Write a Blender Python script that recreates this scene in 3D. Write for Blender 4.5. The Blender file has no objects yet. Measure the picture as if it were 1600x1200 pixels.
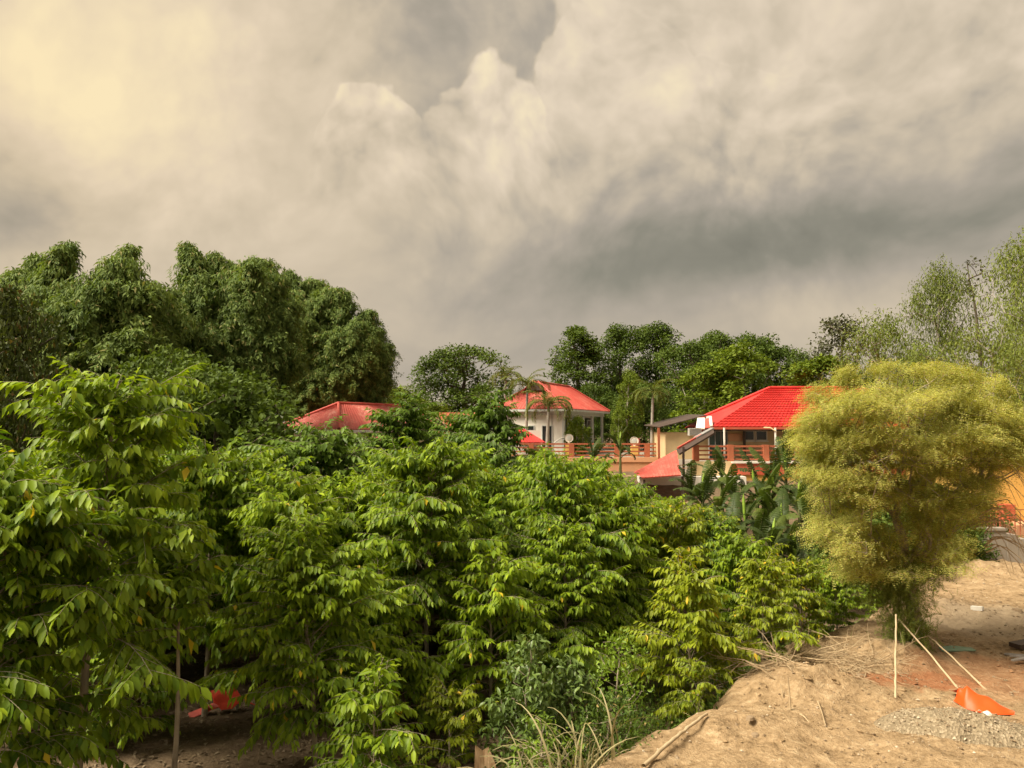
import bpy, math
import numpy as np
from math import radians, sin, cos, pi, sqrt

# ------------------------------------------------------------------ camera
sc = bpy.context.scene
CAM = np.array([0.0, 0.0, 5.0]); PITCH = math.atan(70/1209.0); FPX = 1209.0
cd = bpy.data.cameras.new('camera'); cam = bpy.data.objects.new('camera', cd); sc.collection.objects.link(cam)
cd.sensor_width = 36.0; cd.lens = 36.0*FPX/1600.0; cd.clip_start = 0.1; cd.clip_end = 6000
cam.location = CAM; cam.rotation_euler = (pi/2 + PITCH, 0, 0); sc.camera = cam

# ------------------------------------------------------------------ light
SUN_AZ, SUN_EL = radians(-112), radians(50)
sl = bpy.data.lights.new('sun', 'SUN'); sl.energy = 3.9; sl.angle = radians(30); sl.color = (1.0, 0.90, 0.72)
so = bpy.data.objects.new('sun', sl); sc.collection.objects.link(so)
so.rotation_euler = (pi/2 - SUN_EL, 0, pi - SUN_AZ); so.location = (-30, 0, 40)
sc.view_settings.view_transform = 'Standard'; sc.view_settings.look = 'None'
sc.view_settings.exposure = 1.15; sc.view_settings.gamma = 1.0; sc.view_settings.use_curve_mapping = False
sc.cycles.use_adaptive_sampling = True; sc.cycles.adaptive_threshold = 0.03
sc.cycles.max_bounces = 7; sc.cycles.diffuse_bounces = 4; sc.cycles.glossy_bounces = 2
sc.cycles.transmission_bounces = 3; sc.cycles.transparent_max_bounces = 4
sc.cycles.caustics_reflective = False; sc.cycles.caustics_refractive = False
sc.cycles.use_denoising = True

class NT:
    """small node-tree helper: sockets in, socket out"""
    def __init__(s, tree): s.t = tree; s.n = tree.nodes; s.l = tree.links; s.n.clear()
    def node(s, typ, ins=None, **props):
        n = s.n.new(typ)
        for k, v in props.items(): setattr(n, k, v)
        for k, v in (ins or {}).items(): s.put(n.inputs[k], v)
        return n
    def put(s, sock, v):
        if hasattr(v, 'is_output'): s.l.new(v, sock)
        else: sock.default_value = v
    def m(s, op, a, b=0.0, c=0.0, clamp=False):
        n = s.n.new('ShaderNodeMath'); n.operation = op; n.use_clamp = clamp
        for i, v in enumerate((a, b, c)): s.put(n.inputs[i], v)
        return n.outputs[0]
    def v(s, op, a, b=(0, 0, 0), scale=None):
        n = s.n.new('ShaderNodeVectorMath'); n.operation = op
        s.put(n.inputs[0], a); s.put(n.inputs[1], b)
        if scale is not None: s.put(n.inputs['Scale'], scale)
        return n.outputs['Value'] if op in ('DOT_PRODUCT', 'LENGTH', 'DISTANCE') else n.outputs[0]
    def noise(s, vec, scale, detail=4.0, rough=0.5, dist=0.0, out='Fac'):
        n = s.node('ShaderNodeTexNoise', {'Vector': vec, 'Scale': scale, 'Detail': detail, 'Roughness': rough, 'Distortion': dist})
        return n.outputs[out]
    def ramp(s, fac, stops, interp='LINEAR'):
        n = s.n.new('ShaderNodeValToRGB'); n.color_ramp.interpolation = interp
        e = n.color_ramp.elements
        while len(e) < len(stops): e.new(0.5)
        for i, (p, c) in enumerate(stops): e[i].position = p; e[i].color = (c[0], c[1], c[2], 1)
        s.put(n.inputs[0], fac); return n.outputs[0]
    def mix(s, f, a, b, blend='MIX'):
        n = s.n.new('ShaderNodeMix'); n.data_type = 'RGBA'; n.blend_type = blend
        s.put(n.inputs[0], f); s.put(n.inputs[6], a); s.put(n.inputs[7], b); return n.outputs[2]
    def mrange(s, v, a, b, c=0.0, d=1.0, smooth=True):
        n = s.n.new('ShaderNodeMapRange'); n.interpolation_type = 'SMOOTHSTEP' if smooth else 'LINEAR'
        for i, x in enumerate((v, a, b, c, d)): s.put(n.inputs[i], x)
        return n.outputs[0]

def srgb(r, g, b):
    f = lambda c: (c/255/12.92) if c/255 <= 0.04045 else ((c/255+0.055)/1.055)**2.4
    return (f(r), f(g), f(b))

def pdir(px, py):
    """unit direction in the world through a photo pixel (1600x1200)"""
    u, v = (px-800)/FPX, (600-py)/FPX
    d = np.array([u, cos(PITCH)-v*sin(PITCH), sin(PITCH)+v*cos(PITCH)])
    return d/np.linalg.norm(d)
def P(px, py, Y):
    d = pdir(px, py); return CAM + d*(Y/d[1])
def PZ(px, py, z):
    d = pdir(px, py); return CAM + d*((z-CAM[2])/d[2])

# ------------------------------------------------------------------ sky: sky texture almost covered by a layered cloud deck
wd = bpy.data.worlds.new('World'); sc.world = wd; wd.use_nodes = True
w = NT(wd.node_tree)
EXPO = 2**sc.view_settings.exposure
D = w.node('ShaderNodeTexCoord').outputs['Generated']
sky = w.node('ShaderNodeTexSky', sky_type='NISHITA', sun_disc=False, sun_elevation=SUN_EL, sun_rotation=SUN_AZ % (2*pi))
sky.air_density = 1.6; sky.dust_density = 4.0
sep = w.node('ShaderNodeSeparateXYZ', {0: D})
# everything is laid out on the direction itself, so the deck surrounds the place
warp = w.v('SCALE', w.v('SUBTRACT', w.noise(D, 3.0, 1.0, 0.5, out='Color'), (0.5, 0.5, 0.5)), scale=0.16)
QS = w.v('ADD', D, warp)                                                    # softly bent: big masses
fine = w.v('SCALE', w.v('SUBTRACT', w.noise(D, 10.0, 3.0, 0.6, out='Color'), (0.5, 0.5, 0.5)), scale=0.075)
QF = w.v('ADD', QS, fine)                                                   # knobbly: cloud rims
def mass(px, py, rx, ry, tilt=0.0, base=None):
    """0..1 falling off from a direction; radii in photo pixels"""
    d = pdir(px, py); n = w.node('ShaderNodeMapping', {0: base or QS}, vector_type='TEXTURE')
    n.inputs['Location'].default_value = tuple(d); n.inputs['Rotation'].default_value = (0, -tilt, -math.atan2(d[0], d[1])); n.inputs['Scale'].default_value = (rx/FPX, 0.8, ry/FPX)
    return w.node('ShaderNodeTexGradient', {0: n.outputs[0]}, gradient_type='SPHERICAL').outputs['Fac']
def soft(x): return w.m('SMOOTH_MIN', w.m('MULTIPLY', x, x), 1.0, 0.0)
def add(a, b, k=1.0): return w.m('MULTIPLY_ADD', b, k, a)
def mixf(a, b, f):
    n = w.n.new('ShaderNodeMix'); n.data_type = 'FLOAT'; w.put(n.inputs[0], f); w.put(n.inputs[2], a); w.put(n.inputs[3], b); return n.outputs[0]
el = sep.outputs[2]
# billows and their relief: two samples offset towards the bright part of the sky
def billow(vec):
    v1 = w.node('ShaderNodeTexVoronoi', {'Vector': vec, 'Scale': 8.5, 'Detail': 2.5, 'Roughness': .62, 'Lacunarity': 2.4}, feature='F1', normalize=True).outputs['Distance']
    return w.m('MULTIPLY_ADD', v1, -.75, add(.55, w.noise(vec, 4.0, 5.0, .55), .5))
QB = w.v('ADD', QS, w.v('SCALE', fine, scale=.30))
n0 = billow(QB); n1 = billow(w.v('ADD', QB, (-.022, 0.0, .030)))
rel = w.m('SUBTRACT', n0, n1); shp = w.m('SUBTRACT', n0, 0.52)
streak = w.v('MULTIPLY', QS, (1.3, 1.3, 8.0)); st = w.m('SUBTRACT', w.noise(streak, 2.3, 4.0, 0.5), 0.5)
# back layer
B = w.mrange(el, -.02, .5, .515, .565)
B = add(B, mass(20, 40, 520, 420), .17); B = add(B, mass(170, 200, 120, 190, .5), .13); B = add(B, mass(40, 50, 260, 200), .16); B = add(B, mass(30, 210, 230, 140), -.22)
B = add(B, mass(330, 270, 560, 330), .11); B = add(B, mass(700, 40, 330, 300), -.13); B = add(B, mass(20, 330, 200, 90), -.14); B = add(B, mass(350, 60, 260, 220), .10); B = add(B, mass(560, 605, 300, 45), .13); B = add(B, mass(1330, 505, 330, 80), .09)
B = add(B, st, .10); B = add(B, w.m('MULTIPLY', rel, w.mrange(el, .08, .30, .2, 1.0)), .52); B = add(B, shp, .12)
# cumulus bank on the right and two towers in the middle: knobbly crowns, bases dissolving
def layer(B, parts, rimlo, rimhi, top, foot, y_top, y_foot, k):
    m = None
    for p_ in parts:
        q = mass(*p_, base=QF); m = q if m is None else w.m('MAXIMUM', m, q)
    m = add(m, shp, .62)
    a = w.mrange(m, rimlo, rimhi)
    zt, zf = pdir(800, y_top)[2], pdir(800, y_foot)[2]
    v = w.mrange(el, zf, zt, 0.0, 1.0)
    c = add(add(mixf(foot, top, v), rel, k*1.25), m, .10)
    rim = w.m('MULTIPLY', w.m('MULTIPLY', a, w.m('SUBTRACT', 1.0, a)), v); c = add(c, rim, .16)
    a = w.m('MULTIPLY', a, w.mrange(el, zf-.05, zf+.10, 0.0, 1.0))
    return mixf(B, c, a)
B = layer(B, [(1160, 20, 330, 300), (1350, 190, 430, 190), (1600, 120, 260, 250), (980, 60, 90, 90)], .28, .37, .63, .55, 30, 300, .78)
B = layer(B, [(965, 175, 150, 170), (1090, 240, 330, 170), (880, 240, 90, 110)], .30, .38, .67, .53, 90, 310, .85)
B = layer(B, [(590, 275, 135, 150), (770, 260, 145, 180), (660, 340, 280, 120)], .33, .405, .70, .50, 150, 340, 1.15)
# dark flat bellies of the low deck
B = add(B, w.m('MULTIPLY', mass(1300, 375, 720, 130, .03), w.m("ADD", st, 1.0)), -.22); B = add(B, mass(1150, 390, 430, 80), -.12); B = add(B, mass(900, 450, 600, 130), -.04); B = add(B, mass(770, 555, 330, 60), -.08)
col = w.ramp(B, [(0.10, srgb(120, 118, 106)), (0.30, srgb(144, 140, 126)), (0.46, srgb(177, 167, 152)),
                 (0.60, srgb(207, 192, 169)), (0.76, srgb(228, 211, 187)), (0.97, srgb(250, 233, 196))])
tint = mass(0, 60, 620, 480); col = w.mix(w.m('MULTIPLY', tint, .85, clamp=True), col, w.mix(1.0, col, (1.03, .98, .87, 1), 'MULTIPLY'))
cl = w.v('SCALE', col, scale=1.0/EXPO)
bgc = w.node('ShaderNodeBackground', {'Color': cl, 'Strength': 1.0})
bgs = w.node('ShaderNodeBackground', {'Color': sky.outputs[0], 'Strength': 0.05})
mx = w.node('ShaderNodeMixShader', {0: .985, 1: bgs.outputs[0], 2: bgc.outputs[0]})
w.node('ShaderNodeOutputWorld', {'Surface': mx.outputs[0]})
wd.cycles.sampling_method = 'MANUAL'; wd.cycles.sample_map_resolution = 256
# ------------------------------------------------------------------ helpers: numpy meshes
C = sc.collection
def R(seed): return np.random.default_rng(seed)
def nrm(a): return a/np.maximum(np.linalg.norm(a, axis=-1, keepdims=True), 1e-9)

def mesh(name, V, F, mats, smooth=False, tone=None, midx=None):
    """F: (n,3) or (n,4) int array, or list of such arrays"""
    Fs = F if isinstance(F, list) else [F]
    Fs = [np.asarray(f, np.int32) for f in Fs if len(f)]
    me = bpy.data.meshes.new(name); V = np.asarray(V, np.float32)
    me.vertices.add(len(V)); me.vertices.foreach_set('co', V.ravel())
    loops = np.concatenate([f.ravel() for f in Fs]); tot = np.concatenate([np.full(len(f), f.shape[1], np.int32) for f in Fs])
    me.loops.add(len(loops)); me.loops.foreach_set('vertex_index', loops)
    me.polygons.add(len(tot)); me.polygons.foreach_set('loop_start', np.concatenate([[0], np.cumsum(tot)[:-1]]).astype(np.int32))
    me.polygons.foreach_set('use_smooth', np.full(len(tot), bool(smooth)))
    for m_ in (mats if isinstance(mats, (list, tuple)) else [mats]): me.materials.append(m_)
    if midx is not None: me.polygons.foreach_set('material_index', np.asarray(midx, np.int32))
    if tone is not None:
        at = me.attributes.new('tone', 'FLOAT', 'POINT'); at.data.foreach_set('value', np.asarray(tone, np.float32))
    me.update(calc_edges=True)
    return me

def obj(name, data, parent=None, loc=None, rot=None, scale=None, label=None, cat=None, group=None, kind=None):
    o = bpy.data.objects.new(name, data); C.objects.link(o)
    if parent is not None: o.parent = parent
    if loc is not None: o.location = [float(x) for x in loc]
    if rot is not None: o.rotation_euler = [float(x) for x in rot]
    if scale is not None: o.scale = (scale,)*3 if np.isscalar(scale) else [float(x) for x in scale]
    if label: o['label'] = label
    if cat: o['category'] = cat
    if group: o['group'] = group
    if kind: o['kind'] = kind
    return o
def empty(name, loc=(0, 0, 0), rz=0.0, **k):
    o = obj(name, None, loc=loc, rot=(0, 0, rz), **k); o.empty_display_size = 0.2; return o

class MB:
    """collects polygons, boxes and tubes for one mesh"""
    def __init__(s): s.v = []; s.f3 = []; s.f4 = []; s.n = 0
    def add(s, V, F):
        V = np.asarray(V, float); F = np.asarray(F, int) + s.n
        s.v.append(V); s.n += len(V); (s.f3 if F.shape[1] == 3 else s.f4).append(F); return s
    def box(s, x0, x1, y0, y1, z0, z1):
        V = [(x, y, z) for z in (z0, z1) for y in (y0, y1) for x in (x0, x1)]
        return s.add(V, [(0, 2, 3, 1), (4, 5, 7, 6), (0, 1, 5, 4), (2, 6, 7, 3), (0, 4, 6, 2), (1, 3, 7, 5)])
    def slab(s, pts, thick):
        """a sheet of 3 or 4 corners given thickness downwards along its own normal"""
        p = np.asarray(pts, float); n = np.cross(p[1]-p[0], p[2]-p[0]); n /= np.linalg.norm(n)
        if n[2] < 0: n = -n
        k = len(p); V = np.vstack([p, p-n*thick])
        s.add(V, [tuple(range(k)), tuple(range(2*k-1, k-1, -1))])
        return s.add(V, [(i, (i+1) % k, (i+1) % k+k, i+k) for i in range(k)])
    def bar(s, a, b, wd_, ht=None):
        a = np.asarray(a, float); b = np.asarray(b, float); d = b-a; d /= np.linalg.norm(d); ht = ht or wd_
        up = np.array([0, 0, 1.]) if abs(d[2]) < .95 else np.array([0, 1., 0]); x = np.cross(d, up); x /= np.linalg.norm(x); y = np.cross(x, d)
        V = [c + sx*x*wd_/2 + sy*y*ht/2 for c in (a, b) for sx, sy in ((-1, -1), (1, -1), (1, 1), (-1, 1))]
        return s.add(V, [(0, 1, 2, 3), (7, 6, 5, 4), (0, 4, 5, 1), (1, 5, 6, 2), (2, 6, 7, 3), (3, 7, 4, 0)])
    def tube(s, path, rad, k=6, cap=True):
        p = np.asarray(path, float); n = len(p); r = np.full(n, rad) if np.isscalar(rad) else np.asarray(rad, float)
        t = nrm(np.gradient(p, axis=0)); ref = np.array([0.13, 0.31, 0.94]) if abs(t[0][2]) < .9 else np.array([1., .1, 0])
        x = nrm(np.cross(t, ref)); y = np.cross(t, x); a = np.arange(k)*2*pi/k
        V = (p[:, None] + r[:, None, None]*(np.cos(a)[None, :, None]*x[:, None] + np.sin(a)[None, :, None]*y[:, None])).reshape(-1, 3)
        i = np.arange(n-1)[:, None]*k; j = np.arange(k)[None]; j2 = (j+1) % k
        F = np.stack([i+j, i+j2, i+k+j2, i+k+j], -1).reshape(-1, 4)
        base = s.n; s.add(V, F)
        if cap:
            V2 = np.vstack([p[-1:], V[-k:]]); s.add(V2, [(0, 1+q, 1+(q+1) % k) for q in range(k)])
        return s
    def lathe(s, prof, k=16, c=(0, 0, 0)):
        prof = np.asarray(prof, float); a = np.arange(k)*2*pi/k
        V = np.stack([prof[:, None, 0]*np.cos(a), prof[:, None, 0]*np.sin(a), np.repeat(prof[:, 1:2], k, 1)], -1).reshape(-1, 3) + np.asarray(c)
        n = len(prof); i = np.arange(n-1)[:, None]*k; j = np.arange(k)[None]; j2 = (j+1) % k
        return s.add(V, np.stack([i+j, i+j2, i+k+j2, i+k+j], -1).reshape(-1, 4))
    def me(s, name, mats, smooth=False):
        F = ([np.vstack(s.f3)] if s.f3 else []) + ([np.vstack(s.f4)] if s.f4 else [])
        big = [f for f in F]
        return mesh(name, np.vstack(s.v), big, mats, smooth)
    def build(s, name, mats, parent=None, smooth=False, **k): return obj(name, s.me(name, mats, smooth), parent, **k)

# value noise
def _h(ix, iy, seed):
    n = (ix.astype(np.int64)*374761393 + iy.astype(np.int64)*668265263 + seed*1274126177) & 0x7fffffff
    n = ((n ^ (n >> 13))*1274126177) & 0x7fffffff
    return ((n ^ (n >> 16)) & 0xffff)/65535.0
def vnoise(x, y, seed=0):
    ix, iy = np.floor(x), np.floor(y); fx, fy = x-ix, y-iy; fx = fx*fx*(3-2*fx); fy = fy*fy*(3-2*fy)
    ix = ix.astype(np.int64); iy = iy.astype(np.int64)
    a, b, c, d = _h(ix, iy, seed), _h(ix+1, iy, seed), _h(ix, iy+1, seed), _h(ix+1, iy+1, seed)
    return (a*(1-fx)+b*fx)*(1-fy) + (c*(1-fx)+d*fx)*fy
def fbm(x, y, seed=0, oct=4, gain=.5):
    s, a, t = 0, 1, 0
    for i in range(oct): s = s + a*(vnoise(x*2**i, y*2**i, seed+i)-.5); t += a; a *= gain
    return s/t*2
def sstep(a, b, x): t = np.clip((x-a)/(b-a), 0, 1); return t*t*(3-2*t)

# ------------------------------------------------------------------ materials
def mat(name, fn):
    m_ = bpy.data.materials.new(name); m_.use_nodes = True; t = NT(m_.node_tree); out = t.node('ShaderNodeOutputMaterial')
    sh = fn(t); t.l.new(sh, out.inputs['Surface']); return m_
def princ(t, col, rough=.6, spec=.3, normal=None, metal=0.0):
    ins = {'Base Color': col if hasattr(col, 'is_output') else (*col[:3], 1), 'Roughness': rough, 'Specular IOR Level': spec, 'Metallic': metal}
    if normal is not None: ins['Normal'] = normal
    return t.node('ShaderNodeBsdfPrincipled', ins).outputs[0]
def bump(t, h, strength=.3, dist=.02):
    return t.node('ShaderNodeBump', {'Height': h, 'Strength': strength, 'Distance': dist}).outputs[0]
def opos(t): return t.node('ShaderNodeTexCoord').outputs['Object']
def gpos(t): return t.node('ShaderNodeNewGeometry').outputs['Position']

def leafmat(name, dark, light, odd=None, odd_share=0.0, trans=.30, rough=.42, spec=.35, tcol=None):
    """leaf colour: per leaf (mesh island) and per object random between dark and light, 'tone' adds young growth"""
    def fn(t):
        g = t.node('ShaderNodeNewGeometry'); oi = t.node('ShaderNodeObjectInfo')
        isl = g.outputs['Random Per Island']
        r = t.m('FRACT', t.m('ADD', isl, oi.outputs['Random']))
        tone = t.m('ADD', t.node('ShaderNodeAttribute', attribute_name='tone').outputs['Fac'], t.m('SUBTRACT', 1.0, oi.outputs['Alpha']))
        per = t.m('MULTIPLY', t.m('SUBTRACT', oi.outputs['Random'], .5), .22)
        f = t.m('ADD', t.m('ADD', t.m('MULTIPLY', r, .5), t.m('MULTIPLY', tone, .55)), per, clamp=True)
        c = t.ramp(f, [(0.0, dark), (1.0, light)])
        if odd is not None:
            pick = t.m('LESS_THAN', t.m('FRACT', t.m('MULTIPLY', r, 37.7)), odd_share)
            c = t.mix(pick, c, (*odd, 1))
        b = princ(t, c, rough, spec)
        tc = t.mix(1.0, c, (*(tcol or (1.25, 1.25, .45)), 1), 'MULTIPLY')
        tr = t.node('ShaderNodeBsdfTranslucent', {'Color': tc})
        return t.node('ShaderNodeMixShader', {0: trans, 1: b, 2: tr.outputs[0]}).outputs[0]
    return mat(name, fn)
def barkmat(name, a, b, scale=9.0):
    def fn(t):
        p = opos(t); q = t.v('MULTIPLY', p, (1, 1, .25))
        n = t.noise(q, scale, 6, .6); n2 = t.noise(p, scale*.25, 3, .5)
        c = t.ramp(t.m('ADD', t.m('MULTIPLY', n, .65), t.m('MULTIPLY', n2, .35)), [(.3, a), (.7, b)])
        return princ(t, c, .85, .15, bump(t, n, .6, .01))
    return mat(name, fn)
def paint(name, col, rough=.55, spec=.3, dirt=.22, dirtcol=(.25, .22, .17), scale=1.3, bumpy=.1):
    def fn(t):
        p = gpos(t); n = t.noise(t.v('MULTIPLY', p, (1, 1, .45)), scale, 6, .62); f = t.noise(p, 22, 3, .5)
        c = t.mix(t.mrange(n, .45, .75, 0, dirt), (*col, 1), (*dirtcol, 1))
        c = t.mix(t.m('MULTIPLY', f, .14), c, t.mix(1.0, c, (.6, .6, .6, 1), 'MULTIPLY'))
        return princ(t, c, rough, spec, bump(t, f, bumpy, .01))
    return mat(name, fn)

M = {}
M['leaf'] = leafmat('orchard_leaf', (.070, .140, .008), (.35, .46, .020), (.62, .46, .03), .004, .34, .5, .25)
M['leaf_warm'] = leafmat('orchard_leaf_warm', (.12, .175, .010), (.38, .43, .022), (.66, .46, .03), .018, .34, .5, .25)
M['leaf_deep'] = leafmat('deep_leaf', (.055, .105, .012), (.18, .28, .030), None, 0, .28, .5, .25)
M['leaf_far'] = leafmat('far_leaf', (.050, .086, .016), (.155, .215, .036), None, 0, .25, .6, .15)
M['leaf_far2'] = leafmat('far_leaf_light', (.085, .130, .014), (.24, .31, .035), None, 0, .28, .6, .15)
M['bamboo'] = leafmat('bamboo_leaf', (.085, .140, .036), (.27, .345, .085), (.34, .32, .12), .04, .28, .6, .15)
M['mango'] = leafmat('dark_leaf', (.036, .055, .012), (.105, .125, .026), (.16, .11, .04), .06, .2, .55, .2)
M['euca'] = leafmat('pale_leaf', (.115, .152, .034), (.29, .34, .07), None, 0, .3, .65, .15)
M['grey_leaf'] = leafmat('grey_leaf', (.07, .077, .045), (.165, .17, .095), None, 0, .2, .6, .15)
M['feather'] = leafmat('feathery_leaf', (.27, .285, .065), (.68, .66, .205), (.52, .33, .14), .06, .36, .7, .1)
M['feather_green'] = leafmat('feathery_green_leaf', (.10, .13, .03), (.26, .31, .07), None, 0, .3, .7, .1)
M['palm'] = leafmat('palm_leaf', (.09, .12, .022), (.26, .30, .06), (.34, .27, .09), .05, .28, .5, .25)
M['shrub'] = leafmat('shrub_leaf', (.075, .125, .030), (.20, .285, .065), None, 0, .25, .4, .4)
M['shrub_lime'] = leafmat('lime_leaf', (.11, .19, .02), (.32, .45, .045), None, 0, .35)
M['cover'] = leafmat('ground_cover_leaf', (.045, .085, .016), (.17, .25, .035), (.36, .27, .10), .04, .28, .55, .2)
M['dry_grass'] = leafmat('dry_grass', (.25, .22, .10), (.52, .44, .25), None, 0, .25, .6, .2, (1, 1, .7))
M['litter'] = leafmat('leaf_litter', (.13, .09, .05), (.44, .35, .24), None, 0, .05, .8, .1, (1, 1, 1))
M['bark'] = barkmat('pale_bark', (.19, .15, .105), (.46, .39, .29), 11)
M['bark_dark'] = barkmat('dark_bark', (.055, .043, .03), (.17, .135, .10), 7)
M['bark_grey'] = barkmat('grey_bark', (.22, .19, .16), (.42, .38, .32), 7)
M['twig'] = barkmat('dry_twig', (.26, .18, .10), (.52, .40, .25), 14)
M['cane'] = barkmat('bamboo_cane', (.34, .25, .14), (.54, .43, .28), 8)
# ------------------------------------------------------------------ leaf templates (x = length, z = upper side)
def leaf_tpl(wd_=.38, fold=.10, droop=.25, wid=(.0, .92, .86, .0), st=(0, .28, .66, 1.0)):
    mid = np.array([(t, 0, -droop*t*t) for t in st]); V = [mid[0], mid[1], mid[2], mid[3]]
    for s_ in (1, -1):
        for i in (1, 2): V.append(mid[i] + np.array([0.02, s_*wid[i]*wd_/2, fold*wid[i]]))
    F = [(0, 1, 4), (4, 1, 2), (4, 2, 5), (5, 2, 3), (0, 6, 1), (6, 7, 2), (6, 2, 1), (7, 3, 2)]
    return np.array(V, float), np.array(F)
LEAF = [leaf_tpl(.41, .09, .18), leaf_tpl(.38, .06, .34), leaf_tpl(.43, .12, .06)]
LEAF4 = [(np.array([(0, 0, 0), (.45, 0, -.05), (1, 0, -dp), (.42, w_/2, fo-.04), (.42, -w_/2, fo-.04)], float), np.array([(0, 1, 3), (3, 1, 2), (0, 4, 1), (4, 2, 1)])) for w_, fo, dp in ((.43, .09, .18), (.40, .06, .34), (.45, .12, .06))]
KITE = (np.array([(0, 0, 0), (.45, .30, .05), (1, 0, -.12), (.45, -.30, .05)], float), np.array([(0, 2, 1), (0, 3, 2)]))
NARROW = (np.array([(0, 0, 0), (.4, .085, .02), (1, 0, -.15), (.4, -.085, .02)], float), np.array([(0, 2, 1), (0, 3, 2)]))
def frond_tpl(n=6, w_=.22):
    V, F = [], []
    for i in range(n):
        x = .08+.86*i/(n-1); l = w_*(1-.55*abs(i/(n-1)-.42)); z = -.22*x*x
        for s_ in (1, -1):
            b = len(V); V += [(x-.045, 0, z), (x+.055, 0, z), (x+.06, s_*l, z-.05)]; F.append((b, b+1, b+2) if s_ > 0 else (b+1, b, b+2))
    return np.array(V, float), np.array(F)
FROND = frond_tpl()
FROND4 = frond_tpl(4, .26)

def frames(d, n):
    d = nrm(d); y = nrm(np.cross(n, d)); z = np.cross(d, y)
    return np.stack([d, y, z], -1)            # columns
def bake(tpls, pos, d, n, size, which=None, wfac=None):
    """leaves as joined arrays; returns V, F, index of leaf per vertex"""
    if not isinstance(tpls, list): tpls = [tpls]
    N = len(pos); which = np.zeros(N, int) if which is None else which
    fr = frames(d, n)*size[:, None, None]
    if wfac is not None: fr = fr*np.stack([np.ones(N), wfac, np.ones(N)], -1)[:, None, :]
    Vs, Fs, Is, off = [], [], [], 0
    for k, (tv, tf) in enumerate(tpls):
        idx = np.nonzero(which == k)[0]
        if not len(idx): continue
        V = np.einsum('nij,vj->nvi', fr[idx], tv) + pos[idx][:, None]
        F = tf[None] + (np.arange(len(idx))*len(tv))[:, None, None] + off
        Vs.append(V.reshape(-1, 3)); Fs.append(F.reshape(-1, 3)); Is.append(np.repeat(idx, len(tv))); off += len(idx)*len(tv)
    return np.vstack(Vs), np.vstack(Fs), np.concatenate(Is)
def rdir(rng, n): return nrm(rng.normal(size=(n, 3)))
UP = np.array([0, 0, 1.])

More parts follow.
